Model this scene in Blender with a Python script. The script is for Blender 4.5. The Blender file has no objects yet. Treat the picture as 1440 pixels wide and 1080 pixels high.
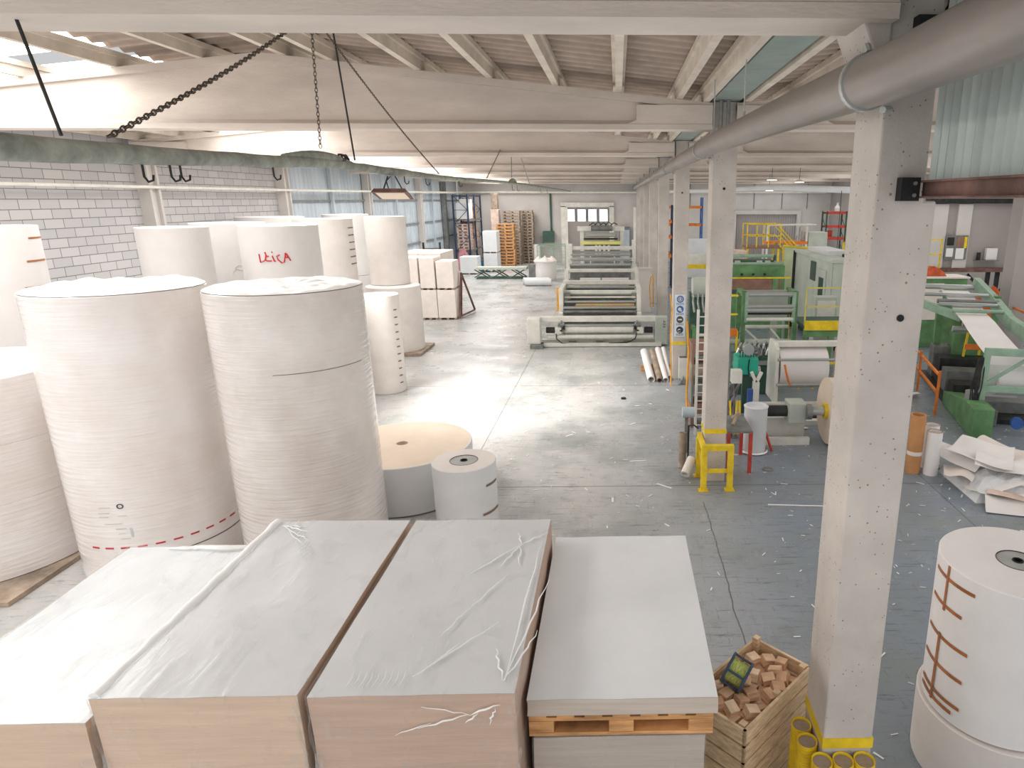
import bpy, math, random
from mathutils import Vector, Matrix
random.seed(7)
R = math.radians
COL = bpy.context.scene.collection
sc = bpy.context.scene

# ------------------------------------------------------------------ materials
def lin(h):
    if isinstance(h, str):
        h = h.lstrip('#'); c = [int(h[i:i+2], 16)/255 for i in (0, 2, 4)]
    else:
        c = [x/255 for x in h]
    return [x/12.92 if x <= .04045 else ((x+.055)/1.055)**2.4 for x in c] + [1]

def mat(name, col, rough=.6, metal=0, var=.06, vscale=3., bump=0., bscale=40., col2=None, stretch=None, coat=0):
    m = bpy.data.materials.new(name); m.use_nodes = True
    nt = m.node_tree; N = nt.nodes; L = nt.links
    b = N['Principled BSDF']
    b.inputs['Roughness'].default_value = rough
    b.inputs['Metallic'].default_value = metal
    if coat:
        b.inputs['Coat Weight'].default_value = coat; b.inputs['Coat Roughness'].default_value = .12
    tc = N.new('ShaderNodeTexCoord'); mp = N.new('ShaderNodeMapping')
    L.new(tc.outputs['Object'], mp.inputs['Vector'])
    if stretch: mp.inputs['Scale'].default_value = stretch
    no = N.new('ShaderNodeTexNoise'); no.inputs['Scale'].default_value = vscale
    no.inputs['Detail'].default_value = 5; no.inputs['Roughness'].default_value = .6
    L.new(mp.outputs['Vector'], no.inputs['Vector'])
    mx = N.new('ShaderNodeMix'); mx.data_type = 'RGBA'
    c = lin(col); d = lin(col2) if col2 else [x*(1-var*2.2) for x in c[:3]]+[1]
    e = c if col2 else [min(1, x*(1+var)) for x in c[:3]]+[1]
    mx.inputs['A'].default_value = d; mx.inputs['B'].default_value = e
    mr = N.new('ShaderNodeMapRange'); mr.inputs['From Min'].default_value = .35; mr.inputs['From Max'].default_value = .65
    L.new(no.outputs['Fac'], mr.inputs['Value']); L.new(mr.outputs['Result'], mx.inputs['Factor'])
    L.new(mx.outputs['Result'], b.inputs['Base Color'])
    if bump:
        n2 = N.new('ShaderNodeTexNoise'); n2.inputs['Scale'].default_value = bscale; n2.inputs['Detail'].default_value = 4
        L.new(mp.outputs['Vector'], n2.inputs['Vector'])
        bp = N.new('ShaderNodeBump'); bp.inputs['Strength'].default_value = bump; bp.inputs['Distance'].default_value = .02
        L.new(n2.outputs['Fac'], bp.inputs['Height']); L.new(bp.outputs['Normal'], b.inputs['Normal'])
    return m

def emis(name, col, s):
    m = bpy.data.materials.new(name); m.use_nodes = True
    b = m.node_tree.nodes['Principled BSDF']
    b.inputs['Base Color'].default_value = lin(col); b.inputs['Emission Color'].default_value = lin(col)
    b.inputs['Emission Strength'].default_value = s
    return m

M = {}
M['beam'] = mat('concrete_beam', '#cbc0b6', .85, var=.07, vscale=1.2, bump=.25, bscale=30, stretch=(.5, 1, 2))
M['joist'] = mat('concrete_joist', '#cfc4b6', .85, var=.08, vscale=2, bump=.2)
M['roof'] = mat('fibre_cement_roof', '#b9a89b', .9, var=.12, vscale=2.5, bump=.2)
def shade_stripes(m, pitch, dark):  # paints the shade of folded sheet into the base colour as dark bands
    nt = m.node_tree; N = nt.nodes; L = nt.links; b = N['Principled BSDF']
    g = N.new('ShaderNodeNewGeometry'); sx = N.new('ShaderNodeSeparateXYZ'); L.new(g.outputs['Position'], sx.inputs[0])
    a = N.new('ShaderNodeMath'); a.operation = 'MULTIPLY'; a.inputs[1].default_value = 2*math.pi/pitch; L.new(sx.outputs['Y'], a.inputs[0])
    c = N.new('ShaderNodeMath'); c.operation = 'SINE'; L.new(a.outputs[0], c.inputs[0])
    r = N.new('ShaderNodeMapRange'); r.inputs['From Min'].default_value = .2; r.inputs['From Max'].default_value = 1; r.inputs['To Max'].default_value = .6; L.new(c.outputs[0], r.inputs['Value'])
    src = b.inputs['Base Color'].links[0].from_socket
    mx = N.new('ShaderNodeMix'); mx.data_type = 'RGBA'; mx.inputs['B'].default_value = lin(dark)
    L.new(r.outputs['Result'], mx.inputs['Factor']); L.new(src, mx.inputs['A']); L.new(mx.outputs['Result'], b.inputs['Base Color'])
shade_stripes(M['roof'], .3, '#7d7065')  # corrugation shade put into the roof colour

M['wallc'] = mat('painted_wall', '#c6c1bc', .8, var=.05, vscale=.6, bump=.05)
M['wallr'] = mat('grey_panel_wall', '#9f9894', .8, var=.05, vscale=.5)
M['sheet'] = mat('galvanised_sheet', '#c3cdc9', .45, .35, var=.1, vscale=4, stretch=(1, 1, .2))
shade_stripes(M['sheet'], .085, '#8c9896')  # groove shade between the ribs painted into the sheet colour
M['bluesheet'] = mat('pale_blue_cladding', '#b9c3cb', .55, .1, var=.07, vscale=1.5, stretch=(1, 1, .3))
M['paper'] = mat('white_paper', '#e4e0dd', .6, var=.03, vscale=1.2)
M['paper3'] = mat('greyer_white_paper', '#cfcbc8', .65, var=.03, vscale=1.2)  # one even, greyer white for the reels behind the tall ones
M['paper2'] = mat('warm_white_paper', '#ddd5cf', .6, var=.04, vscale=1.5)
M['paperend'] = mat('paper_roll_end', '#d9c8b5', .7, var=.03, vscale=2)
M['papergrey'] = mat('grey_white_paper', '#d6d7d8', .55, var=.03, vscale=1.4)
M['kraft'] = mat('paper_sheet_edges', '#dcc0a8', .75, var=.04, vscale=3, stretch=(.6, .6, 9), bump=.15, bscale=8)
M['kraft2'] = mat('grey_sheet_edges', '#bfb2a6', .8, var=.04, vscale=3, stretch=(.5, .5, 12), bump=.2, bscale=8)
M['board'] = mat('cream_carton_board', '#e3d9d1', .7, var=.04, vscale=2)
M['wood'] = mat('pallet_wood', '#cf9a66', .75, var=.2, vscale=3, bump=.3, bscale=20, stretch=(1, 1, 6))
M['wood2'] = mat('pale_pine_wood', '#e2c6a2', .7, var=.14, vscale=4, bump=.3, bscale=20, stretch=(2, 2, 9))
M['oldwood'] = mat('weathered_wood', '#a39281', .85, var=.2, vscale=3, bump=.3)
M['wpink'] = mat('pinkish_pallet_wood', '#d9c2b4', .85, var=.12, vscale=3)
M['yellow'] = mat('yellow_paint', '#e6c62c', .45, var=.1, vscale=5)
M['orange'] = mat('orange_paint', '#dd7a2e', .5, var=.1, vscale=5)
M['rust2'] = mat('red_orange_cover', '#c25a34', .6, var=.15, vscale=5)
M['amber'] = mat('amber_hose', '#e6a53a', .5, var=.1, vscale=6)
M['red'] = mat('red_paint', '#bf463a', .5, var=.1, vscale=5)
M['green'] = mat('green_machine_paint', '#658e61', .45, var=.14, vscale=3)
M['lgreen'] = mat('pale_green_paint', '#92ae98', .45, var=.1, vscale=3)
M['dgreen'] = mat('dark_green_paint', '#3f5c50', .5, var=.1, vscale=3)
M['ggrey'] = mat('grey_green_paint', '#b7bdb2', .5, var=.06, vscale=2)
M['gutter'] = mat('grey_gutter_sheet', '#93a09a', .5, .1, var=.06)
M['teal'] = mat('teal_paint', '#2fae93', .45, var=.06, vscale=3)
M['white'] = mat('white_machine_paint', '#d9d7ce', .45, var=.06, vscale=3)
M['steel'] = mat('roller_steel', '#c3c8c6', .25, .6, var=.06, vscale=2, stretch=(.3, 1, 1))
M['grey'] = mat('grey_metal', '#8b8d8b', .45, .4, var=.12, vscale=4)
M['pipe'] = mat('grey_pipe', '#9a9490', .38, .55, var=.07, vscale=3, stretch=(1, .3, 1))
M['dark'] = mat('dark_metal', '#3a3b3b', .5, .3, var=.2, vscale=5)
M['black'] = mat('black_rubber', '#1d1d1e', .6, var=.1)
M['hose'] = mat('grey_green_duct_cloth', '#979a90', .85, var=.16, vscale=6, bump=.6, bscale=25)
M['chain'] = mat('aged_chain_steel', '#6f665b', .5, .6, var=.2, vscale=8)
M['rust'] = mat('rust_red_steel', '#7d5f56', .6, .2, var=.2, vscale=4, bump=.2)
M['tape'] = mat('brown_packing_tape', '#a5673c', .4, var=.12, vscale=8)
M['dtape'] = mat('dull_brown_strip', '#7c6857', .5, var=.12, vscale=8)
M['redink'] = mat('red_ink', '#c2323a', .5, var=.05)
M['darkink'] = mat('dark_ink', '#4c4f4f', .5, var=.05)
M['palelabel'] = mat('pale_printed_label', '#c4c6c3', .5, var=.04)
M['blue'] = mat('blue_paint', '#3c63a8', .5, var=.08, vscale=3)
M['navy'] = mat('navy_paint', '#2c3a52', .5, var=.12, vscale=6)
M['spoolnavy'] = mat('spool_navy', '#42566c', .45, var=.08)
M['bluetarp'] = mat('blue_tarpaulin', '#2f6f8c', .6, var=.15, vscale=6, bump=.5)
M['pink'] = mat('pink_plastic_sheet', '#c78a95', .6, var=.15, vscale=6)
M['card'] = mat('cardboard_tube', '#c08b5b', .7, var=.06, vscale=3)
M['hub'] = mat('grey_core_plug', '#a6a6a3', .5, .1, var=.08, vscale=6)
M['brownpanel'] = mat('brown_red_panel', '#8f6f60', .6, var=.12, vscale=3)
M['paleyellow'] = mat('pale_yellow_rail', '#c9bd6a', .5, var=.06)
M['palegreen'] = mat('pale_green_panel', '#cfd8b4', .6, var=.05)
M['glass'] = mat('dark_glass', '#4b5a51', .15, var=.05)
M['sky'] = emis('skylight_daylight', '#ffffff', 6.8)
M['skyr'] = emis('skylight_daylight_dim', '#ffffff', 1.3)
M['win'] = emis('bright_window', '#ffffff', 1.6)
M['lamp'] = emis('lamp_glow', '#fff8ee', 5)
M['lampdim'] = emis('lamp_lens', '#d8c6b2', .2)

def concrete_pillar():
    m = mat('pitted_concrete', '#c2bab2', .85, var=.07, vscale=1.6, bump=.15, bscale=60)
    nt = m.node_tree; N = nt.nodes; L = nt.links; b = N['Principled BSDF']
    tc = N['Texture Coordinate']
    vo = N.new('ShaderNodeTexVoronoi'); vo.inputs['Scale'].default_value = 24
    L.new(tc.outputs['Object'], vo.inputs['Vector'])
    n = N.new('ShaderNodeTexNoise'); n.inputs['Scale'].default_value = 5
    L.new(tc.outputs['Object'], n.inputs['Vector'])
    ma = N.new('ShaderNodeMath'); ma.operation = 'MULTIPLY'; ma.inputs[1].default_value = .24
    L.new(n.outputs['Fac'], ma.inputs[0])
    lt = N.new('ShaderNodeMath'); lt.operation = 'LESS_THAN'
    L.new(vo.outputs['Distance'], lt.inputs[0]); L.new(ma.outputs[0], lt.inputs[1])
    mk = N.new('ShaderNodeMath'); mk.operation = 'GREATER_THAN'; mk.inputs[1].default_value = .47
    L.new(n.outputs['Fac'], mk.inputs[0])
    mu = N.new('ShaderNodeMath'); mu.operation = 'MULTIPLY'
    L.new(lt.outputs[0], mu.inputs[0]); L.new(mk.outputs[0], mu.inputs[1])
    src = b.inputs['Base Color'].links[0].from_socket
    mx = N.new('ShaderNodeMix'); mx.data_type = 'RGBA'; mx.inputs['B'].default_value = lin('#867c71')
    L.new(mu.outputs[0], mx.inputs['Factor']); L.new(src, mx.inputs['A']); L.new(mx.outputs['Result'], b.inputs['Base Color'])
    return m
M['pillar'] = concrete_pillar()

def floor_mat():
    m = bpy.data.materials.new('worn_concrete_floor'); m.use_nodes = True
    nt = m.node_tree; N = nt.nodes; L = nt.links; b = N['Principled BSDF']
    g = N.new('ShaderNodeNewGeometry'); sx = N.new('ShaderNodeSeparateXYZ'); L.new(g.outputs['Position'], sx.inputs[0])
    def noise(s, d=5, r=.6, st=None):
        n = N.new('ShaderNodeTexNoise'); n.inputs['Scale'].default_value = s; n.inputs['Detail'].default_value = d; n.inputs['Roughness'].default_value = r
        if st:
            mp = N.new('ShaderNodeMapping'); mp.inputs['Scale'].default_value = st; mp.inputs['Rotation'].default_value = (0, 0, .5)
            L.new(g.outputs['Position'], mp.inputs[0]); L.new(mp.outputs[0], n.inputs['Vector'])
        else: L.new(g.outputs['Position'], n.inputs['Vector'])
        return n.outputs['Fac']
    def rng(v, a, c, lo=0, hi=1):
        r = N.new('ShaderNodeMapRange'); r.inputs['From Min'].default_value = a; r.inputs['From Max'].default_value = c
        r.inputs['To Min'].default_value = lo; r.inputs['To Max'].default_value = hi; L.new(v, r.inputs['Value']); return r.outputs['Result']
    def mix(f, a, c):
        x = N.new('ShaderNodeMix'); x.data_type = 'RGBA'
        L.new(f, x.inputs['Factor'])
        for s, k in ((a, 'A'), (c, 'B')):
            if isinstance(s, str): x.inputs[k].default_value = lin(s)
            else: L.new(s, x.inputs[k])
        return x.outputs['Result']
    def math_(op, a, c=None):
        x = N.new('ShaderNodeMath'); x.operation = op
        for i, s in enumerate((a, c)):
            if s is None: continue
            if isinstance(s, (int, float)): x.inputs[i].default_value = s
            else: L.new(s, x.inputs[i])
        return x.outputs[0]
    xx = sx.outputs['X']; yy = sx.outputs['Y']
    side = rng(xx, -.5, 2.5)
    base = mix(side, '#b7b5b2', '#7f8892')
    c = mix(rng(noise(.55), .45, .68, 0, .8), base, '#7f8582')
    c = mix(rng(noise(3, 8, .7), .55, .75, 0, .55), c, '#6f7470')
    c = mix(rng(noise(2.2, 6, .75, (1, 7, 1)), .58, .66, 0, .5), c, '#666c6b')
    c = mix(rng(noise(1.6, 7, .8, (1, 11, 1)), .56, .62, 0, .65), c, '#4f5658')
    c = mix(rng(noise(2.4, 7, .8, (9, 1, 1)), .58, .63, 0, .45), c, '#565c5e')
    c = mix(rng(noise(9, 4, .7), .68, .74, 0, .7), c, '#dcdedd')
    def line(v, at, w):
        d = math_('ABSOLUTE', math_('SUBTRACT', v, at)); return math_('LESS_THAN', d, w)
    j = line(yy, 10.12, .012)
    for k in (16.3, 22.6, 29.0, 35.4): j = math_('MAXIMUM', j, line(yy, k, .014))
    for k in (-2.62, 5.2): j = math_('MAXIMUM', j, line(xx, k, .009))
    wob = math_('ADD', xx, math_('MULTIPLY', noise(1.3, 3), .12))
    j = math_('MAXIMUM', j, math_('MULTIPLY', line(wob, 1.4, .008), math_('LESS_THAN', yy, 9.5)))
    c = mix(math_('MULTIPLY', j, .75), c, '#4b4c4a')
    L.new(c, b.inputs['Base Color'])
    L.new(rng(noise(1.2, 6), .35, .7, .22, .5), b.inputs['Roughness'])
    bp = N.new('ShaderNodeBump'); bp.inputs['Strength'].default_value = .08; bp.inputs['Distance'].default_value = .02
    L.new(noise(14), bp.inputs['Height']); L.new(bp.outputs[0], b.inputs['Normal'])
    return m
M['floor'] = floor_mat()

def block_mat():
    m = bpy.data.materials.new('painted_cinder_block'); m.use_nodes = True
    nt = m.node_tree; N = nt.nodes; L = nt.links; b = N['Principled BSDF']; b.inputs['Roughness'].default_value = .85
    g = N.new('ShaderNodeNewGeometry'); sx = N.new('ShaderNodeSeparateXYZ'); L.new(g.outputs['Position'], sx.inputs[0])
    cb = N.new('ShaderNodeCombineXYZ'); L.new(sx.outputs['Y'], cb.inputs['X']); L.new(sx.outputs['Z'], cb.inputs['Y'])
    br = N.new('ShaderNodeTexBrick'); L.new(cb.outputs[0], br.inputs['Vector'])
    br.inputs['Scale'].default_value = 1; br.inputs['Brick Width'].default_value = .5; br.inputs['Row Height'].default_value = .2
    br.inputs['Mortar Size'].default_value = .009; br.inputs['Mortar Smooth'].default_value = .3
    br.inputs['Color1'].default_value = lin('#bab7b6'); br.inputs['Color2'].default_value = lin('#adabac'); br.inputs['Mortar'].default_value = lin('#77746f')
    L.new(br.outputs['Color'], b.inputs['Base Color'])
    bp = N.new('ShaderNodeBump'); bp.inputs['Strength'].default_value = .6; bp.inputs['Distance'].default_value = .02; bp.invert = True
    L.new(br.outputs['Fac'], bp.inputs['Height']); L.new(bp.outputs[0], b.inputs['Normal'])
    return m
M['block'] = block_mat()

def wrap_mat(name, col, hstripe=0.35, tint=None):
    """white paper under shiny stretch film: glossy coat with horizontal film ripples"""
    m = mat(name, col, .38, var=.05, vscale=1.1, coat=1.0, col2=tint)
    nt = m.node_tree; N = nt.nodes; L = nt.links; b = N['Principled BSDF']; tc = N['Texture Coordinate']
    mp = N.new('ShaderNodeMapping'); mp.inputs['Scale'].default_value = (1.2, 1.2, 16); L.new(tc.outputs['Object'], mp.inputs[0])
    n = N.new('ShaderNodeTexNoise'); n.inputs['Scale'].default_value = 1.6; n.inputs['Detail'].default_value = 3; L.new(mp.outputs[0], n.inputs['Vector'])
    bp = N.new('ShaderNodeBump'); bp.inputs['Strength'].default_value = hstripe; bp.inputs['Distance'].default_value = .015
    L.new(n.outputs['Fac'], bp.inputs['Height']); L.new(bp.outputs[0], b.inputs['Normal']); L.new(bp.outputs[0], b.inputs['Coat Normal'])
    return m
M['wrapA'] = wrap_mat('film_wrapped_paper', '#e9e5e3', .6, '#ded5cf')
M['wrapB'] = wrap_mat('film_wrapped_warm_paper', '#dfdad6', 1.0, '#cdc5bf')

def film_mat():
    m = bpy.data.materials.new('clear_stretch_film'); m.use_nodes = True
    nt = m.node_tree; N = nt.nodes; L = nt.links
    for n in list(N):
        if n.type == 'BSDF_PRINCIPLED': N.remove(n)
    out = [n for n in N if n.type == 'OUTPUT_MATERIAL'][0]
    tr = N.new('ShaderNodeBsdfTransparent'); gl = N.new('ShaderNodeBsdfGlossy'); gl.inputs['Roughness'].default_value = .22
    df = N.new('ShaderNodeBsdfDiffuse'); df.inputs['Color'].default_value = (.85, .85, .84, 1)
    tc = N.new('ShaderNodeTexCoord'); mp = N.new('ShaderNodeMapping'); mp.inputs['Scale'].default_value = (3.2, 1.1, 2.5); mp.inputs['Rotation'].default_value = (.1, .2, .7)
    L.new(tc.outputs['Object'], mp.inputs[0])
    n = N.new('ShaderNodeTexNoise'); n.inputs['Scale'].default_value = 2.2; n.inputs['Detail'].default_value = 6; n.inputs['Distortion'].default_value = 1.2
    L.new(mp.outputs[0], n.inputs['Vector'])
    r1 = N.new('ShaderNodeMapRange'); r1.inputs['From Min'].default_value = .56; r1.inputs['From Max'].default_value = .74; r1.inputs['To Min'].default_value = .03; r1.inputs['To Max'].default_value = .28
    L.new(n.outputs['Fac'], r1.inputs['Value'])
    bp = N.new('ShaderNodeBump'); bp.inputs['Strength'].default_value = .22; bp.inputs['Distance'].default_value = .02
    L.new(n.outputs['Fac'], bp.inputs['Height']); L.new(bp.outputs[0], gl.inputs['Normal'])
    m1 = N.new('ShaderNodeMixShader'); m1.inputs[0].default_value = .10; L.new(tr.outputs[0], m1.inputs[1]); L.new(gl.outputs[0], m1.inputs[2])
    m2 = N.new('ShaderNodeMixShader'); L.new(r1.outputs['Result'], m2.inputs[0]); L.new(m1.outputs[0], m2.inputs[1]); L.new(df.outputs[0], m2.inputs[2])
    L.new(m2.outputs[0], out.inputs['Surface'])
    return m
M['film'] = film_mat()
M['filmwhite'] = mat('creased_film_white', '#eeeeec', .3, var=.03, coat=.5)

# ------------------------------------------------------------------ geometry
class G:
    def __init__(s): s.v = []; s.f = []
    def add(s, vs, fs, X=None):
        o = len(s.v)
        for p in vs:
            p = Vector(p); s.v.append(tuple(X @ p) if X else tuple(p))
        s.f += [tuple(o+i for i in f) for f in fs]; return s
    def box(s, x0, x1, y0, y1, z0, z1, X=None):
        vs = [(x, y, z) for z in (z0, z1) for y in (y0, y1) for x in (x0, x1)]
        return s.add(vs, [(0, 2, 3, 1), (4, 5, 7, 6), (0, 1, 5, 4), (2, 6, 7, 3), (0, 4, 6, 2), (1, 3, 7, 5)], X)
    def frame(s, p, q):
        p, q = Vector(p), Vector(q); d = (q-p); l = d.length; d.normalize()
        a = Vector((0, 0, 1)) if abs(d.z) < .95 else Vector((0, 1, 0))
        x = a.cross(d).normalized(); y = d.cross(x)
        m = Matrix((x, y, d)).transposed().to_4x4(); m.translation = p
        return m, l
    def bar(s, p, q, w, h=None):
        m, l = s.frame(p, q); h = h or w
        return s.box(-w/2, w/2, -h/2, h/2, 0, l, m)
    def cyl(s, p, q, r, r2=None, n=16, caps=True):
        m, l = s.frame(p, q); r2 = r if r2 is None else r2
        vs = []; fs = []
        for i in range(n):
            a = 2*math.pi*i/n; vs += [(r*math.cos(a), r*math.sin(a), 0), (r2*math.cos(a), r2*math.sin(a), l)]
        for i in range(n):
            j = (i+1) % n; fs.append((2*i, 2*j, 2*j+1, 2*i+1))
        if caps: fs += [tuple(range(0, 2*n, 2))[::-1], tuple(range(1, 2*n, 2))]
        return s.add(vs, fs, m)
    def ring(s, p, q, r, ri, n=24):
        m, l = s.frame(p, q); vs = []; fs = []
        for i in range(n):
            a = 2*math.pi*i/n; c, d = math.cos(a), math.sin(a)
            vs += [(r*c, r*d, 0), (r*c, r*d, l), (ri*c, ri*d, l), (ri*c, ri*d, 0)]
        for i in range(n):
            j = (i+1) % n
            for k in range(4): fs.append((4*i+k, 4*j+k, 4*j+(k+1) % 4, 4*i+(k+1) % 4))
        return s.add(vs, fs, m)
    def tube(s, pts, r, n=8):
        pts = [Vector(p) for p in pts]; vs = []; fs = []; up = Vector((.13, .31, .94)).normalized()
        for i, p in enumerate(pts):
            d = (pts[min(i+1, len(pts)-1)]-pts[max(i-1, 0)]).normalized()
            x = d.cross(up); x = x.normalized() if x.length > .05 else Vector((1, 0, 0)); y = x.cross(d)
            rr = r[i] if isinstance(r, (list, tuple)) else r
            for k in range(n):
                a = 2*math.pi*k/n; vs.append(p+x*math.cos(a)*rr+y*math.sin(a)*rr)
        for i in range(len(pts)-1):
            for k in range(n):
                l = (k+1) % n; fs.append((i*n+k, i*n+l, (i+1)*n+l, (i+1)*n+k))
        fs += [tuple(range(n))[::-1], tuple(range((len(pts)-1)*n, len(pts)*n))]
        return s.add(vs, fs)
    def lathe(s, prof, n=48, c=(0, 0, 0), wob=0):
        vs = []; fs = []; m = len(prof)
        for i in range(n):
            a = 2*math.pi*i/n
            for r, z in prof:
                rr = r*(1+wob*math.sin(3*a+z*2)) if wob else r
                vs.append((c[0]+rr*math.cos(a), c[1]+rr*math.sin(a), c[2]+z))
        for i in range(n):
            j = (i+1) % n
            for k in range(m-1): fs.append((i*m+k, j*m+k, j*m+k+1, i*m+k+1))
        return s.add(vs, fs)
    def prism(s, poly, a0, a1, ax='Y', X=None):
        n = len(poly); f = {'Y': lambda p, a: (p[0], a, p[1]), 'X': lambda p, a: (a, p[0], p[1]), 'Z': lambda p, a: (p[0], p[1], a)}[ax]
        vs = [f(p, a0) for p in poly]+[f(p, a1) for p in poly]
        fs = [tuple(range(n)), tuple(range(n, 2*n))[::-1]]+[(i, n+i, n+(i+1) % n, (i+1) % n) for i in range(n)]
        return s.add(vs, fs, X)
    def arc(s, r, a0, a1, z0, z1, t=.004, c=(0, 0)):
        """strip lying on an upright cylinder, angles in degrees"""
        n = max(2, int(abs(a1-a0)/4)+1); vs = []; fs = []
        for i in range(n+1):
            a = R(a0+(a1-a0)*i/n)
            for rr in (r+.001, r+t):
                for z in (z0, z1): vs.append((c[0]+rr*math.cos(a), c[1]+rr*math.sin(a), z))
        for i in range(n):
            o = i*4; q = o+4
            fs += [(o+2, q+2, q+3, o+3), (o, o+1, q+1, q), (o+1, o+3, q+3, q+1), (o, q, q+2, o+2)]
        fs += [(0, 2, 3, 1), (n*4, n*4+1, n*4+3, n*4+2)]
        return s.add(vs, fs)
    def build(s, name, m, parent=None, smooth=0, bevel=0, **props):
        me = bpy.data.meshes.new(name); me.from_pydata(s.v, [], s.f); me.update()
        import bmesh
        bm = bmesh.new(); bm.from_mesh(me); bmesh.ops.recalc_face_normals(bm, faces=bm.faces); bm.to_mesh(me); bm.free()
        me.materials.append(M[m] if isinstance(m, str) else m)
        if smooth:
            for p in me.polygons: p.use_smooth = True
            me.set_sharp_from_angle(angle=R(35))
        o = bpy.data.objects.new(name, me); COL.objects.link(o)
        if parent: o.parent = parent
        if bevel:
            b = o.modifiers.new('soft', 'BEVEL'); b.width = bevel; b.segments = 2; b.limit_method = 'ANGLE'
        for k, v in props.items(): o[k] = v
        return o

def T(name, label, cat, loc=(0, 0, 0), rz=0, group=None):
    o = bpy.data.objects.new(name, None); COL.objects.link(o); o.location = loc; o.rotation_euler = (0, 0, rz)
    o.empty_display_size = .1; o['label'] = label; o['category'] = cat
    if group: o['group'] = group
    return o
def one(g, name, m, label, cat, loc=None, group=None, smooth=0, bevel=0, rz=0, kind=None):
    o = g.build(name, m, None, smooth, bevel); o['label'] = label; o['category'] = cat
    if group: o['group'] = group
    if kind: o['kind'] = kind
    if loc: o.location = loc
    if rz: o.rotation_euler = (0, 0, rz)
    return o
def struct(g, name, m, smooth=0, bevel=0, label=None, cat=None, parent=None):
    o = g.build(name, m, parent, smooth, bevel); o['kind'] = 'structure'
    if label: o['label'] = label; o['category'] = cat
    return o
def dup(root, loc, rz=None, label=None, group=None):
    r = root.copy(); COL.objects.link(r); r.location = loc
    if rz is not None: r.rotation_euler = (0, 0, rz)
    if label: r['label'] = label
    if group: r['group'] = group
    for ch in list(root.children):
        c = ch.copy(); COL.objects.link(c); c.parent = r
        for g in ch.children:
            d = g.copy(); COL.objects.link(d); d.parent = c
    return r

# ------------------------------------------------------------------ room shell
XL, XR, YF, YB = -11.8, 16.0, 51.0, -2.5
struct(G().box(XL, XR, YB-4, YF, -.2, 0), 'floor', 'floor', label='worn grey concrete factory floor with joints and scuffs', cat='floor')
struct(G().box(XL-.3, XL, YB, 24.3, 0, 6.2), 'wall_left', 'block', label='painted cinder block wall behind the tall white reels', cat='wall')
def corr(x0, x1, y0, y1, zf, pitch, amp, ny=4, along='Y'):
    g = G(); n = int((y1-y0)/pitch*ny); vs = []; fs = []
    for i in range(n+1):
        y = y0+(y1-y0)*i/n; d = amp*math.sin(2*math.pi*(y-y0)/pitch)
        vs += [(x0, y, zf(x0)+d), (x1, y, zf(x1)+d)]
    fs = [(2*i, 2*i+1, 2*i+3, 2*i+2) for i in range(n)]
    return g.add(vs, fs)
# metal clad rear half of that side wall
g = G(); n = int((51-24.3)/.06); vs = []
prof = [0, 0, .03, .03]
y = 24.3; i = 0
while y < 51:
    vs += [(XL-.03+prof[i % 4], y, 0), (XL-.03+prof[i % 4], y, 6.2)]; y += (.22, .04, .05, .04)[i % 4]; i += 1
g.add(vs, [(2*k, 2*k+2, 2*k+3, 2*k+1) for k in range(len(vs)//2-1)])
struct(g, 'wall_left_cladding', 'bluesheet', label='pale blue corrugated metal side wall with dark rails', cat='wall')
for k, (z, w) in enumerate(((4.5, .07), (3.2, .07), (2.1, .07))):
    struct(G().box(XL+.02, XL+.09, 24.6, 50.9, z, z+w), 'trim_%d' % (k+1), 'grey')
for k, y in enumerate((17.4, 24.3, 32.3, 40.6, 46.3)):
    struct(G().box(XL, XL+.22, y-.2, y+.2, 0, 6.1).box(XL+.22, XL+.3, y-.2, y-.12, 0, 6.1).box(XL+.22, XL+.3, y+.12, y+.2, 0, 6.1), 'wall_column', 'wallc' if k < 4 else 'grey', label='slim wall column between bays of the side wall', cat='column')
for k, y in enumerate((28.4, 36.5, 43.5)):
    struct(G().bar((XL+.12, y, 0), (XL+.12, y, 6), .1), 'wall_post', 'bluesheet')
# far wall with openings
g = G()
g.box(XL, -3.85, YF, YF+.3, 0, 7.6).box(-.6, 8.9, YF, YF+.3, 0, 7.6).box(13.5, XR, YF, YF+.3, 0, 7.6)
g.box(-3.85, -.6, YF, YF+.3, 4.0, 7.6).box(8.9, 13.5, YF, YF+.3, 3.5, 7.6)
struct(g, 'wall_far', 'wallc', label='pale painted far wall of the hall', cat='wall')
for x in (1.9, 5.4, 7.8, 10.2, 12.3, 14.2): struct(G().box(x, x+.05, YF-.04, YF, 3.9, 6.2), 'trim_joint', 'grey')
struct(G().box(8.6, 13.8, YF-.16, YF-.002, 3.5, 3.78).box(8.6, 8.92, YF-.16, YF-.002, 0, 3.5).box(13.5, 13.8, YF-.16, YF-.002, 0, 3.5), 'trim_shutter', 'wallc')
g = G(); x = 8.9; vs = []; i = 0
while x < 13.5:
    vs += [(x, YF+.05+(.05 if i % 2 else 0), 0), (x, YF+.05+(.05 if i % 2 else 0), 3.5)]; x += .12 if i % 2 else .06; i += 1
vs += [(13.5, YF+.05, 0), (13.5, YF+.05, 3.5)]
g.add(vs, [(2*k, 2*k+2, 2*k+3, 2*k+1) for k in range(len(vs)//2-1)])
struct(g, 'door_2', 'wallr', label='grey corrugated shutter door in a pale frame on the far wall', cat='door')
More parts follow.
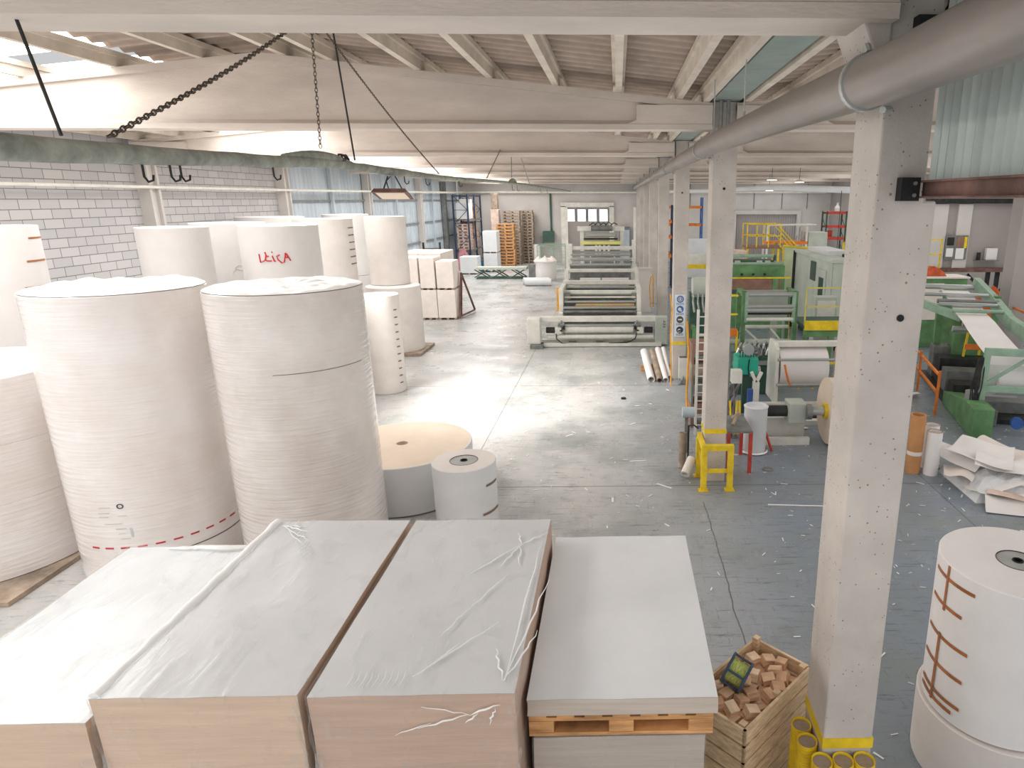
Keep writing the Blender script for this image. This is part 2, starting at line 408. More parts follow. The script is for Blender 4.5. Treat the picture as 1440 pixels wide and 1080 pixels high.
# far door frame with bright glazed band
struct(G().box(-4.2, -3.85, YF-.25, YF-.002, 0, 4.1).box(-.6, -.25, YF-.25, YF-.002, 0, 4.1).box(-4.2, -.25, YF-.25, YF-.002, 4.05, 4.35), 'trim_doorway', 'white')
d = struct(G().box(-3.85, -.6, YF+.1, YF+.16, 0, 3.0).box(-3.85, -.6, YF+.1, YF+.16, 3.85, 4.0), 'door_1', 'wallr', label='tall sliding door with a bright glazed band in the far wall', cat='door')
for k in range(4):
    x = -3.8+k*.82
    struct(G().box(x, x+.6, YF+.12, YF+.14, 3.0, 3.85), 'door_pane', 'win', parent=d)
    struct(G().box(x+.6, x+.82, YF+.1, YF+.16, 3.0, 3.85), 'door_mullion', 'grey', parent=d)
struct(G().box(XR, XR+.2, YB, YF, 0, 7), 'wall_right', 'wallr', label='grey side wall behind the green machines', cat='wall')

# beams and roof
def zt(x):
    if x < 1.56: return 5.93+.1*(min(1.4-x, x+11.4)) if x > -11.4 else 5.93
    return 5.93+.1*min(x-1.73, 15.1-x) if x < 15.1 else 5.93
BY = [3.72+6.6*k for k in range(8)]
for k, y in enumerate(BY):
    zb = 5.45 if k == 0 else 5.57+min(.03*(k-1), .1)
    for (xa, xm, xb, hall) in ((-11.5, -5.0, 1.385, 'main'), (1.735, 8.4, 15.1, 'side')):
        poly = [(xa, zb+.06), (xb, zb+.06), (xb, zt(xb)), (xm, zt(xm)), (xa, zt(xa))]
        g = G().prism(poly, y-.06, y+.1)
        # bottom flange with sloped upper face, and square end blocks
        fl = [(y-.16, zb), (y+.2, zb), (y+.2, zb+.07), (y+.1, zb+.13), (y-.06, zb+.13), (y-.16, zb+.07)]
        g.prism(fl, xa, xb, 'X')
        for (p, q, t) in ((xa, xa+1.3, xa+1.55), (xb, xb-1.1, xb-1.35)):
            g.prism([(p, zb+.02), (t, zb+.02), (q, zb+.13), (q, min(zt(p), zt(q))-.03), (p, min(zt(p), zt(q))-.03)], y-.15, y+.19)
        top = [(xa, zt(xa)-.1), (xm, zt(xm)-.1), (xb, zt(xb)-.1), (xb, zt(xb)), (xm, zt(xm)), (xa, zt(xa))]
        g.prism(top, y-.12, y+.16)
        o = struct(g, 'roof_beam', 'beam'); o['label'] = 'pitched concrete roof beam spanning the %s hall' % hall; o['category'] = 'beam'; o['group'] = 'roof beams of the %s hall' % hall
jx = [-11.3, -10.4, -9.4, -8.3, -7.0, -5.8, -4.65, -4.0, -2.8, -1.8, -.87, .03, .9, 1.29] + [1.88, 2.6, 3.5, 4.4, 5.3, 6.2, 7.1, 8.1, 9.0, 10.0, 11.0, 12.0, 13.0, 14.0, 14.9]
for x in jx:
    h = .2; z = zt(x)+.002
    g = G().box(x-.045, x+.045, YB, YF, z, z+.17).box(x-.085, x+.085, YB, YF, z+.13, z+h)
    o = struct(g, 'roof_joist', 'joist'); o['label'] = 'long precast concrete roof joist'; o['category'] = 'joist'; o['group'] = 'precast roof joists'
def zr(x): return zt(x)+.24
rs = []
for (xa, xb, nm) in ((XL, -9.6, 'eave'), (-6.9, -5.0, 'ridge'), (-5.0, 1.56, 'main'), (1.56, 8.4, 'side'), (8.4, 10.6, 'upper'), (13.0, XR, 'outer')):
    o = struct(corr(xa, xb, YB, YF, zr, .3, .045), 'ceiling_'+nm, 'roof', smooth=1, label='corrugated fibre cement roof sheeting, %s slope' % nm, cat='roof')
for k in range(8):
    ya, yb = (YB if k == 0 else BY[k-1]+.35), BY[k]-.25
    for (xa, xb, mm, nm) in ((-9.6, -6.9, 'sky', 'main'), (10.6, 13.0, 'skyr', 'side')):
        n = 12; vs = [(x, ya+(yb-ya)*i/n, zr(x)) for i in range(n+1) for x in (xa, xb)]
        o = G().add(vs, [(2*i, 2*i+1, 2*i+3, 2*i+2) for i in range(n)]).build('skylight', mm)
        o['kind'] = 'structure'; o['label'] = 'bright translucent skylight strip in the %s roof' % nm; o['category'] = 'skylight'; o['group'] = 'skylights of the %s hall' % nm
# valley gutter of grey-green sheet over the column line
struct(G().box(1.38, 1.78, YB, YF, 5.965, 5.98).box(1.38, 1.39, YB, YF, 5.98, 6.1).box(1.77, 1.78, YB, YF, 5.98, 6.1), 'trim_gutter', 'gutter')
# small pipe under each valley, by the second and third columns
# columns
for k in range(8):
    y = 3.67+6.6*k
    if k == 0:
        g = G().prism([(1.39, 0), (1.73, 0), (1.73, 4.59), (1.66, 4.59), (1.66, 5.96), (1.39, 5.96)], y, y+.42)
        g.prism([(1.39, 5.2), (1.39, 5.95), (1.22, 5.95), (1.22, 5.5), (1.3, 5.33)], y-.02, y+.4)
    else:
        g = G().box(1.42, 1.78, y, y+.42, 0, 5.96)
    names = ['pitted concrete column standing on yellow ribbed guards', 'concrete column with a yellow band inside the yellow steel guard', 'concrete column carrying the blue and white safety signs',
             'bare concrete column next behind the one with safety signs', 'slim looking column beside the low white wall', 'sixth concrete column of the row between the halls', 'seventh concrete column of the row between the halls', 'last concrete column of the row by the far wall']
    struct(g, 'concrete_column', 'pillar', bevel=.012, label=names[k], cat='column')
    if k < 3:
        h = (.96, .86, .93)[k]; x0, x1 = (1.385, 1.735) if k == 0 else (1.415, 1.785)
        o = struct(G().box(x0, x1, y-.006, y+.426, h, h+.08), 'painted_band', 'yellow'); o['kind'] = 'structure'
        o['label'] = ['yellow band on the column above the ribbed guards', 'yellow band on the column inside the steel guard', 'yellow band under the safety signs'][k]; o['category'] = 'painted band'
        c = G().cyl((1.6, y-.008, (3.95, 4.75, 4.75)[k]), (1.6, y+.02, (3.95, 4.75, 4.75)[k]), .02)
        struct(c, 'trim_hole', 'black')
# office box wall of the side hall
g = G().box(11.0, 15.9, 24, 24.15, 2.2, 4.45)
struct(g, 'wall_office', 'wallr', label='grey raised partition wall on dark trestles', cat='wall')
struct(G().box(11.0, 11.75, 23.93, 24, 2.2, 4.43).box(12.1, 12.6, 23.9, 24, 2.1, 4.43), 'wall_office_panel', 'wallc', label='pale pilasters of the raised partition wall', cat='wall')
struct(G().box(11.0, 15.9, 23.8, 24.2, 4.45, 4.62), 'trim_office', 'dark')
struct(G().box(10.9, 15.9, 23.85, 24.3, 2.05, 2.2), 'trim_office_base', 'rust')

# sheet metal wall with rust steel rails running back past the camera
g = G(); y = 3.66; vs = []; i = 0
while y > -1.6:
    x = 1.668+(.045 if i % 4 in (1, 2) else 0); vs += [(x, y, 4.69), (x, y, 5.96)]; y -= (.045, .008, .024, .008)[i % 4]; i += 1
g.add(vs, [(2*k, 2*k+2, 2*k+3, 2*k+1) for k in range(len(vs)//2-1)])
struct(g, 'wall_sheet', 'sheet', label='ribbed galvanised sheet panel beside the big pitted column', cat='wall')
for k, (z, nm) in enumerate(((4.65, 'lower'), (5.42, 'upper'))):
    g = G().box(1.60, 1.665, -1.6, 3.64, z-.045, z-.035).box(1.60, 1.665, -1.6, 3.64, z+.035, z+.045).box(1.63, 1.64, -1.6, 3.64, z-.035, z+.035)
    r = T('steel_rail', '%s rust red steel rail bolted to the pitted column' % nm, 'steel rail')
    g.build('rail', 'rust', r)
    G().box(1.50, 1.60, 3.60, 3.668, z-.06, z+.06).build('bracket', 'black', r)
    for zz in (-.03, .03): G().cyl((1.57, 3.59, z+zz), (1.57, 3.60, z+zz), .01).build('bolt', 'grey', r)

# ------------------------------------------------------------------ overhead pipe, ducts, chains
pts = [(1.245, -1.5, 5.11), (1.245, 3.2, 5.15), (1.25, 5.6, 5.22), (1.25, 8.7, 5.29), (1.25, 16, 5.33), (1.25, 30, 5.36), (1.25, 50.9, 5.38)]
p = T('overhead_pipe', 'long thick grey pipe running under the roof beside the columns', 'pipe', (0, 0, 0))
G().tube(pts, .125, 24).build('pipe_run', 'pipe', p, smooth=1)
for (y, z) in ((3.55, 5.16), (10.25, 5.30), (16.85, 5.33), (23.5, 5.35)):
    g = G().ring((1.247, y-.02, z), (1.247, y+.02, z), .136, .124)
    g.cyl((1.24, y-.02, z+.13), (1.24, y+.02, z+.17), .02, n=8).cyl((1.33, y-.03, z-.13), (1.39, y+.03, z-.12), .018, n=8)
    g.build('strap', 'steel', p, smooth=1)
for (x, y) in ((1.3, 7.2), (1.2, 8.7)):
    one(G().cyl((x, y, 5.4), (x, y, 6.0), .008, n=6).box(x-.012, x+.012, y-.012, y+.012, 5.4, 5.46), 'hanger_rod', 'steel', 'thin steel hanger rod holding the grey pipe to the roof', 'rod', group='pipe hanger rods')
for (x, y) in ((1.5, 10.15), (1.6, 10.12)):
    one(G().cyl((x, y, 5.55), (x, y, 5.96), .03, n=10), 'gutter_downpipe', 'grey', 'short grey downpipe under the valley gutter by the second column', 'pipe', group='valley downpipes')

hx = -2.8
hp = [(1.4, 4.831, 0.077), (3.22, 4.831, 0.066), (3.96, 4.848, 0.059), (4.9, 4.873, 0.052), (6.02, 4.908, 0.049), (6.79, 4.939, 0.048), (7.49, 4.936, 0.043), (8.96, 4.933, 0.046), (10.5, 4.929, 0.038), (12.04, 4.939, 0.035), (14.0, 4.964, 0.035), (16.31, 4.999, 0.035), (21.0, 5.02, 0.042), (34.0, 5.04, 0.045), (41.0, 5.05, 0.045)]
t = T('cloth_duct', 'long sagging grey green cloth duct hung across the hall on chains', 'duct', (hx, 0, 0))
g = G(); vs = []; fs = []; n = 14
fine = []
for a, b in zip(hp, hp[1:]):
    m = max(2, int((b[0]-a[0])/.25)) if b[0] < 17 else 6
    for i in range(m):
        f = i/m; fine.append((a[0]+(b[0]-a[0])*f, a[1]+(b[1]-a[1])*f, a[2]+(b[2]-a[2])*f))
fine.append(hp[-1])
for y, z, h in fine:
    w = random.uniform(-.004, .004)
    for k in range(n):
        a = 2*math.pi*k/n; vs.append((.05*math.cos(a)+w, y, z+w+h*(math.sin(a) if math.sin(a) < 0 else math.sin(a)*.95)))
g.add(vs, [(i*n+k, i*n+(k+1) % n, (i+1)*n+(k+1) % n, (i+1)*n+k) for i in range(len(fine)-1) for k in range(n)])
g.build('cloth_sleeve', 'hose', t, smooth=1)
def bump_tube(y0, y1, z, h):
    pts = [(0, y0+(y1-y0)*i/8, z+h*math.sin(math.pi*i/8)) for i in range(9)]
    return G().tube(pts, [.015+.033*math.sin(math.pi*i/8) for i in range(9)], 10)
bump_tube(5.9, 7.5, 4.95, .042).build('cloth_bunch', 'hose', t, smooth=1)
bump_tube(17.9, 19.3, 5.02, .07).build('cloth_bunch', 'hose', t, smooth=1)
g = G()
for q in range(3):
    pts = [(.02+.014*math.cos(q+i), 7.1+.06*q+.07*math.cos(i*.7), 5.0+.035*math.sin(i*.7)) for i in range(10)]
    g.tube(pts, .011, 6)
g.build('tangled_cord', 'dark', t, smooth=1)
def duct_low(y):
    for a, b in zip(hp, hp[1:]):
        if a[0] <= y <= b[0]:
            f = (y-a[0])/(b[0]-a[0]); return a[1]+(b[1]-a[1])*f-(a[2]+(b[2]-a[2])*f)*.95-.003
def hook(x, y, z, l=.12):
    pts = [(x, y, z), (x, y, z-l), (x+.02, y, z-l-.03), (x+.05, y, z-l-.02), (x+.055, y, z-l+.01)]
    return G().tube(pts, .007, 6)
for i, y in enumerate((4.13, 4.38, 4.48, 5.67, 9.1, 10.1, 12.2, 18.3, 19.2, 25, 27.3)):
    s = .75 if y < 15 else 1.4
    one(hook(hx+.02, y, duct_low(y), .09*s), 'hanging_hook', 'dark', 'small dark wire hook hanging below the cloth duct', 'hook', group='wire hooks under the cloth duct')

def chain(name, p, q, sc_, r, label):
    p, q = Vector(p), Vector(q); d = q-p; L = d.length; n = int(L/(sc_*1.45)); g = G()
    m, _ = g.frame(p, q)
    for i in range(n):
        z = L*(i+.5)/n; sag = -.012*L*math.sin(math.pi*(i+.5)/n)
        pts = []
        for k in range(9):
            a = 2*math.pi*k/8; u = math.cos(a)*sc_*.55; v = math.sin(a)*sc_
            w = (u, 0, z+v) if i % 2 else (0, u, z+v)
            pp = m @ Vector(w); pp.z += sag*(1 if abs(d.z) < .9*L else 0); pts.append(pp)
        g.tube(pts, r, 5)
    one(g, name, 'chain', label, 'chain', smooth=1)
chain('hanging_chain', (-2.83, 6.77, 6.2), (hx, 3.93, 4.93), .028, .005, 'heavy chain slanting down from the roof hook over the block wall')
chain('hanging_chain', (-2.8, 6.8, 6.2), (hx-.02, 6.72, 5.07), .024, .0036, 'chain hanging straight down to the bunched cloth duct')
chain('hanging_chain', (-2.77, 6.84, 6.2), (hx, 10.95, 4.985), .02, .0034, 'thin chain slanting away from the hook towards the far machine')
one(G().cyl((-2.8, 6.8, 6.22), (-2.8, 6.8, 6.345), .014, n=8).ring((-2.82, 6.8, 6.21), (-2.78, 6.8, 6.21), .04, .028, 12), 'roof_hook', 'dark', 'ceiling hook from which the three slack chains fan out', 'hook')
one(G().cyl((hx-.01, 3.62, 4.91), (-2.95, 3.68, 5.45), .009, n=6), 'hanging_rod', 'dark', 'thin steel rod hanging near the bright skylight', 'rod')
one(G().cyl((hx+.0, 7.5, 5.0), (-2.72, 7.05, 6.34), .009, n=6), 'hanging_rod', 'dark', 'thin steel rod hanging beside the fanned chains', 'rod')
for (yy, i) in ((14.9, 0), (18.4, 1), (22.1, 2)):
    one(G().cyl((hx, yy, (5.03, 5.15, 5.08)[i]), (hx+.02*i, 18.5+.08*i, 6.34), .011, n=5), 'hanging_wire', 'grey', ['slack support wire slanting forward in the farther fan', 'straight support wire in the middle of the farther fan', 'slack support wire slanting away in the farther fan'][i], 'wire')
# floodlight under the duct
t = T('floodlight', 'flat square floodlight hanging below the cloth duct', 'floodlight', (hx+.01, 8.61, 4.64), R(8)); t.scale = (.7, .7, .7)
hsg = G(); X = Matrix.Rotation(R(-10), 4, 'X')
hsg.add([(-.3, -.36, 0), (.3, -.36, 0), (.3, .36, 0), (-.3, .36, 0), (-.26, -.3, .07), (.26, -.3, .07), (.26, .3, .07), (-.26, .3, .07)], [(0, 3, 2, 1), (4, 5, 6, 7), (0, 1, 5, 4), (1, 2, 6, 5), (2, 3, 7, 6), (3, 0, 4, 7)], X)
hsg.build('housing', 'rust', t)
G().box(-.24, .24, -.29, .29, -.008, -.001, X).build('lens', 'lampdim', t)
for s in (-1, 1): G().bar((s*.2, .05, .02), (s*.06, .02, .335), .02).build('bracket', 'dark', t)
G().tube([(0, .1, .05), (-.1, .2, .12), (-.12, .15, .25), (-.02, .02, .33)], .01, 6).build('cable', 'black', t)
# white conduit along the side wall and the far wall
one(G().tube([(-11.45, 3, 4.86), (-11.45, 24, 4.9), (-11.4, 48, 5.04), (-11.2, 50.7, 5.08), (1.0, 50.7, 5.1), (15.5, 50.7, 5.1)], [.035, .04, .07, .08, .08, .08], 8), 'wall_conduit', 'white', 'long white conduit fixed along the block wall and far wall', 'conduit', smooth=1)
one(G().tube([(1.9, 30.3, 4.93), (4, 30.3, 4.98), (7, 30.3, 5.1), (10.5, 30.3, 4.98), (15, 30.3, 4.95)], [.06, .07, .13, .14, .08], 10), 'cloth_sleeve_duct', 'papergrey', 'pale sagging cloth sleeve crossing above the green machines', 'duct', smooth=1)
one(G().cyl((-11.1, 6.0, 4.95), (-11.1, 6.9, 4.98), .012).tube([(-11.1, 6.2, 4.95), (-11.1, 6.4, 5.05), (-11.1, 6.6, 5.02)], .012, 6), 'wire_hanger', 'white', 'bent white wire hanger on the wall conduit', 'hanger')
# high bay lamps in the side hall
hb = T('high_bay_lamp', 'round high bay lamp hanging over the yellow stairs', 'lamp', (5.9, 26.2, 5.3))
G().cyl((0, 0, 0), (0, 0, .1), .2, .1, 20).build('reflector', 'white', hb, smooth=1)
G().cyl((0, 0, -.01), (0, 0, 0), .18, n=20).build('lamp_lens', 'lamp', hb)
G().cyl((0, 0, .1), (0, 0, .8), .01, n=6).build('hanger', 'dark', hb)
dup(hb, (7.6, 28.6, 5.28), 0, 'round high bay lamp hanging over the white slatted frame')
dup(hb, (9.1, 26.0, 5.28), 0, 'round high bay lamp hanging near the small red shelf rack')
dup(hb, (7.4, 33.3, 5.0), 0, 'small brilliant lamp low under the pale cloth sleeve')
for (x, y) in ((8.9, 40), (11.5, 38)):
    pass
one(G().cyl((9.7, 29.5, 0), (9.7, 29.5, 4.95), .014, n=6), 'drop_cable', 'dark', 'dark cable dropping from the pale sleeve to the green cabin', 'cable')
one(G().cyl((-4.95, 50.9, 2.2), (-4.95, 50.9, 5.1), .07, n=10), 'wall_downpipe', 'dgreen', 'dark green pipe rising from the green box on the far wall', 'pipe')

# ------------------------------------------------------------------ reels
def reel(name, cx, cy, r, z0, z1, m, label, core=None, endm=None, group=None, n=64, seams=(), wob=0):
    t = T(name, label, 'paper reel', (cx, cy, z0), 0, group); h = z1-z0; b = .008
    ri = core if core else 0.0005
    prof = [(ri, 0.003), (r-.02, 0.0), (r-b, b)]
    zz = b
    for s in sorted(seams):
        s -= z0; prof += [(r, zz+.002), (r, s-.006), (r-.007, s), (r, s+.006)]; zz = s+.006
    prof += [(r, h-b), (r-b, h)]
    if endm or core:
        G().lathe(prof+[(r-.02, h+.0005)], n, wob=wob).build('paper_body', m, t, smooth=1)
        e = G().lathe([(r-.02, h+.0005), (r*.6, h+.002), (ri, h+.001), (ri, h-.12), (ri, .02)] if core else [(r-.02, h+.0005), (r*.5, h+.002), (ri, h+.002)], n)
        e.build('reel_end', endm or m, t, smooth=1)
    else:
        G().lathe(prof+[(r*.5, h+.004), (ri, h+.006)], n, wob=wob).build('paper_body', m, t, smooth=1)
    return t
def tapes(t, r, lst, m='tape', nm='tape', w=.028):
    for a0, a1, z in lst: G().arc(r, a0, a1, z-w/2, z+w/2).build(nm, m, t)
# two tall film-wrapped reels
A = reel('paper_reel', -6.1, 8.2, .93, 0, 3.57, 'wrapA', 'huge film wrapped white reel with a red dashed line near its foot', seams=(.39,), n=96)
for k in range(13):
    a = 253+k*11.2; G().arc(.93, a, a+6.0, .533, .552, .006).build('dash', 'redink', A)
G().arc(.93, 313, 385, .385, .396, .005).build('dark_seam', 'darkink', A)
g = G()
for (a0, a1, z, w) in ((266, 274, 1.07, .012), (265, 273, 1.0, .014), (265, 272, .95, .014), (268, 280, .86, .01), (278, 284, .96, .008)): g.arc(.93, a0, a1, z, z+w, .004)
g.build('printed_lines', 'palelabel', A)
g = G()
for (a0, a1, z, w) in ((275, 282, .79, .014), (276, 281, .73, .006), (277, 283, .66, .01), (284, 285.5, .68, .12)): g.arc(.93, a0, a1, z, z+w, .004)
g.build('printed_label', 'palelabel', A)
def on_cyl(r, a, z): return (r*math.cos(R(a)), r*math.sin(R(a)), z)
G().tube([on_cyl(.936, 281+1.9*math.cos(k*math.pi/6), 1.09+.028*math.sin(k*math.pi/6)) for k in range(13)], .006, 6).build('oval_mark', 'darkink', A)
def crumple(r, n1, n2, h, amp, seed):
    rnd = random.Random(seed); vs = [(0, 0, h)]; fs = []
    ph = [rnd.uniform(0, 6) for _ in range(8)]
    for j in range(1, n1+1):
        for i in range(n2):
            a = 2*math.pi*i/n2; f = j/n1
            z = h*(1 if f < .96 else 0) + (amp*(.5+.5*math.sin(5*a+ph[0])*math.sin(9*a+ph[1]))*f*(1.15-f)*3*abs(math.sin(f*7+ph[2])) if f < .99 else 0)
            vs.append((r*f*math.cos(a), r*f*math.sin(a), max(z, 0.003 if f >= .99 else .006)))
    fs += [(0, 1+i, 1+(i+1) % n2) for i in range(n2)]
    for j in range(n1-1):
        for i in range(n2): k = (i+1) % n2; fs.append((1+j*n2+i, 1+(j+1)*n2+i, 1+(j+1)*n2+k, 1+j*n2+k))
    return vs, fs
vs, fs = crumple(.92, 14, 72, .012, .075, 3)
G().add([(x, y, z+3.575) for x, y, z in vs], fs).build('crumpled_film', 'filmwhite', A, smooth=1)
B = reel('paper_reel', -4.05, 8.15, .88, 0, 3.58, 'wrapB', 'tall film wrapped reel standing beside the huge reel, glossy rippled side', seams=(.4,), n=96)
G().arc(.88, 280, 352, 2.68, 2.685, .004).build('seam_line', 'darkink', B)
vs, fs = crumple(.87, 14, 72, .01, .04, 5)
G().add([(x, y, z+3.585) for x, y, z in vs], fs).build('crumpled_film', 'filmwhite', B, smooth=1)
reel('paper_reel', -8.5, 8.25, 1.28, .06, 2.55, 'wrapA', 'very wide reel of three stacked rings on a brown board by the block wall', seams=(1.02, 1.75), n=96)
one(G().box(-9.8, -7.15, 6.9, 9.5, .003, .06), 'reel_board', 'oldwood', 'brown board on the floor under the widest reel', 'board')
# second row
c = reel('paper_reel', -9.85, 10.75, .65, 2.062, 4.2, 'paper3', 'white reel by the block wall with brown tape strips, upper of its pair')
tapes(c, .65, ((0, 42, 1.95), (-10, 28, 1.6), (-20, 10, 1.2)))
reel('paper_reel', -9.85, 10.75, .65, 0, 2.05, 'paper', 'white reel by the block wall with crossed brown tape, lower of its pair')
low = [o for o in bpy.data.objects if o.get('label', '').startswith('white reel by the block wall with crossed')][0]
tapes(low, .65, ((-30, 18, 1.9), (-28, 10, 1.75), (-30, 10, 1.3)))
for a in (-12, 3): G().arc(.65, a-1.2, a+1.2, 1.25, 2.0, .006).build('tape', 'tape', low)
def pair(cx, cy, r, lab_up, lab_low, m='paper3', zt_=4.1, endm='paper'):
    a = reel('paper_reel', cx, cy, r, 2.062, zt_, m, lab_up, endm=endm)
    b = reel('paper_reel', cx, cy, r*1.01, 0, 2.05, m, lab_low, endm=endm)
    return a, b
pair(-8.35, 12.9, .59, 'narrow white reel standing before the block wall column, upper one', 'narrow white reel before the block wall column, lower one')
SC, _ = pair(-8.62, 15.2, .74, 'white reel with a grey scuff between the narrow reel and the red lettered one', 'lower white reel under the scuffed one')
for a0, zz in ((296, 1.0), (300, 1.08)): G().tube([on_cyl(.742, a0+q*3, zz+.05*math.sin(q*.9)+.02*q) for q in range(8)], .006, 5).build('scuff_mark', 'palelabel', SC)
L, _ = pair(-6.95, 14.05, .745, 'white reel with red handwritten letters on its side', 'lower white reel under the red lettered one')
# hand lettering, strokes laid on the reel surface: (u across, v up) in metres
def stroke(t, r, a0, z0, pts, w=.012):
    return [on_cyl(r+.004, a0+math.degrees(u/r), z0+v) for u, v in pts]
lets = [[(0, .18), (.01, .0), (.13, .05)], [(.13, .22), (.15, .15), (.12, .06), (.16, .03), (.25, .03)], [(.14, .13), (.2, .13)],
        [(.27, .14), (.3, .02), (.33, .03)], [(.27, .225), (.28, .215)], [(.42, .16), (.36, .13), (.37, .06), (.44, -.02), (.49, 0), (.53, .15), (.53, .19)], [(.53, .19), (.56, .16), (.62, .02)], [(.52, .1), (.6, .09)]]
for s in lets: G().tube(stroke(L, .745, 264, 1.34, [(u*.9, v*.9) for u, v in s]), .014, 5).build('pen_stroke', 'redink', L)
a, b = pair(-7.9, 18.4, .74, 'warm white reel with short dark tapes down its edge, upper one', 'warm white reel behind the lettered one, lower one', 'paper2')
tapes(a, .74, [(345, 372, 1.8-.19*k) for k in range(6)], 'dtape')
pair(-10.3, 20.4, .93, 'wide white reel rising at the rear against the block wall, upper one', 'wide white reel at the rear by the block wall, lower one')
pair(-9.35, 23.6, .75, 'white reel in the rear row before the blue cladding, upper one', 'white reel in the rear row before the blue cladding, lower one')
reel('paper_reel', -7.1, 20.9, .6, 2.062, 4.1, 'paper2', 'slim tall reel set on top of a wider one at the row end', endm='paper')
reel('paper_reel', -6.9, 20.5, .8, .08, 2.05, 'paper2', 'wide warm reel carrying the slim tall reel', endm='paper')
one(G().box(-7.75, -6.0, 19.65, 21.3, .003, .08), 'reel_board', 'oldwood', 'brown board under the wide warm reel at the row end', 'board')
D = reel('paper_reel', -5.75, 16.0, .45, 0, 2.4, 'paper2', 'slim reel with small dark tape marks down its side, half hidden', endm='paper')
tapes(D, .45, [(330, 343, 2.05-.18*k) for k in range(11)], 'dtape', w=.03)
# low flat reel with a hole and the slim one beside it
reel('paper_reel', -3.5, 10.1, 1.1, .02, .8, 'papergrey', 'low flat cream reel with a round hole in its top', core=.09, endm='paperend')
S = reel('paper_reel', -2.22, 8.86, .45, .0, 1.0, 'papergrey', 'slim white reel with a grey core plug beside the flat cream reel', core=.2, endm='paper2')
tapes(S, .45, ((322, 356, .72), (312, 358, .3)), 'dtape', w=.035)
def hub(t, r, h):
    G().ring((0, 0, h-.1), (0, 0, h+.004), r, r*.97, 40).build('core_rim', 'dark', t, smooth=1)
    G().ring((0, 0, h-.06), (0, 0, h-.002), r*.968, r*.26, 40).build('core_plug', 'hub', t, smooth=1)
    G().ring((0, 0, h-.06), (0, 0, h+.006), r*.26, r*.2, 24).build('core_sleeve', 'black', t, smooth=1)
hub(S, .2, 1.0)
RR = reel('paper_reel', 3.09, 4.49, .56, .612, 1.9, 'paper', 'white reel with crossed brown tape strips and a grey core plug', core=.155, endm='paper', n=96)
f = lambda z: 4.6-(4.6-z)*.894-.612
tapes(RR, .56, [(166, 212, f(1.45)), (166, 204, f(1.19)), (166, 213, f(.88)), (164, 212, f(.6)), (166, 213, f(.33)), (166, 207, f(.25))])
for a, z0, z1 in ((185.5, f(1.14), f(1.57)), (185, f(.22), f(.91))): G().arc(.56, a-1.2, a+1.2, z0, z1, .006).build('tape', 'tape', RR)
hub(RR, .155, 1.288)
reel('paper_reel', 3.12, 4.5, .61, 0, .6, 'paper2', 'short wide reel under the cross taped reel', n=96)

# ------------------------------------------------------------------ foreground sheet stacks
def pallet(x0, x1, y0, y1, z0, label, m='wood', group=None):
    t = T('pallet', label, 'pallet', ((x0+x1)/2, (y0+y1)/2, z0), 0, group); w, d = (x1-x0)/2, (y1-y0)/2
    for k in range(7):
        x = -w+k*(2*w-.1)/6; G().box(x, x+.1, -d, d, .124, .144).build('deck_board', m, t)
    for y in (-d, -.05, d-.1):
        G().box(-w, w, y, y+.1, .102, .124).build('stringer_board', m, t); G().box(-w, w, y, y+.1, 0, .022).build('bottom_board', m, t)
    for x in (-w, -.07, w-.14):
        for y in (-d, -.05, d-.1): G().box(x, x+.14, y, y+.1, .02, .1).build('block', m, t)
    return t
def far_pallet(w, d):
    g = G()
    for k in range(5): y = -d/2+k*(d-.14)/4; g.box(-w/2, w/2, y, y+.14, .165, .205)
    for y in (-d/2, -.06, d/2-.12): g.box(-w/2, w/2, y, y+.12, .14, .165).box(-w/2, w/2, y, y+.12, 0, .045)
    for x in (-w/2, -.06, w/2-.12):
        for y in (-d/2, -.05, d/2-.1): g.box(x, x+.12, y, y+.1, .045, .14)
    return g
def softbox(x0, x1, y0, y1, z0, z1, nx=14, ny=20, amp=.008, seed=1, edge=.0):
    """block whose top is gently uneven"""
    rnd = random.Random(seed); ph = [rnd.uniform(0, 6) for _ in range(6)]; vs = []; fs = []
    for j in range(ny+1):
        for i in range(nx+1):
            u, v = i/nx, j/ny; x, y = x0+(x1-x0)*u, y0+(y1-y0)*v
            e = min(u, 1-u, v, 1-v)
            z = z1+amp*math.sin(4*u+7*v+ph[0])*math.sin(9*u-3*v+ph[1])+amp*.5*math.sin(17*u+11*v+ph[2]) - edge*(1 if e == 0 else 0)
            vs.append((x, y, z))
    top = len(vs)
    W = nx+1
    fs = [(j*W+i, j*W+i+1, (j+1)*W+i+1, (j+1)*W+i) for j in range(ny) for i in range(nx)]
    rim = [i for i in range(W)]+[j*W+nx for j in range(1, ny+1)]+[ny*W+i for i in range(nx-1, -1, -1)]+[j*W for j in range(ny-1, 0, -1)]
    zs = 8; cols = []
    for q in range(1, zs+1):
        row = []
        for k in rim:
            x, y, z = vs[k]; zz = z0+(z-z0)*(1-q/zs); o = .004*math.sin(zz*23+k*.5) if q < zs else 0
            cx, cy = (x0+x1)/2, (y0+y1)/2
            row.append(len(vs)); vs.append((x+(o if x in (x0, x1) else 0), y+(o if y in (y0, y1) else 0), zz))
        cols.append(row)
    prev = rim
    for row in cols:
        for k in range(len(rim)):
            l = (k+1) % len(rim); fs.append((prev[k], row[k], row[l], prev[l]))
        prev = row
    fs.append(tuple(prev))
    return vs, fs
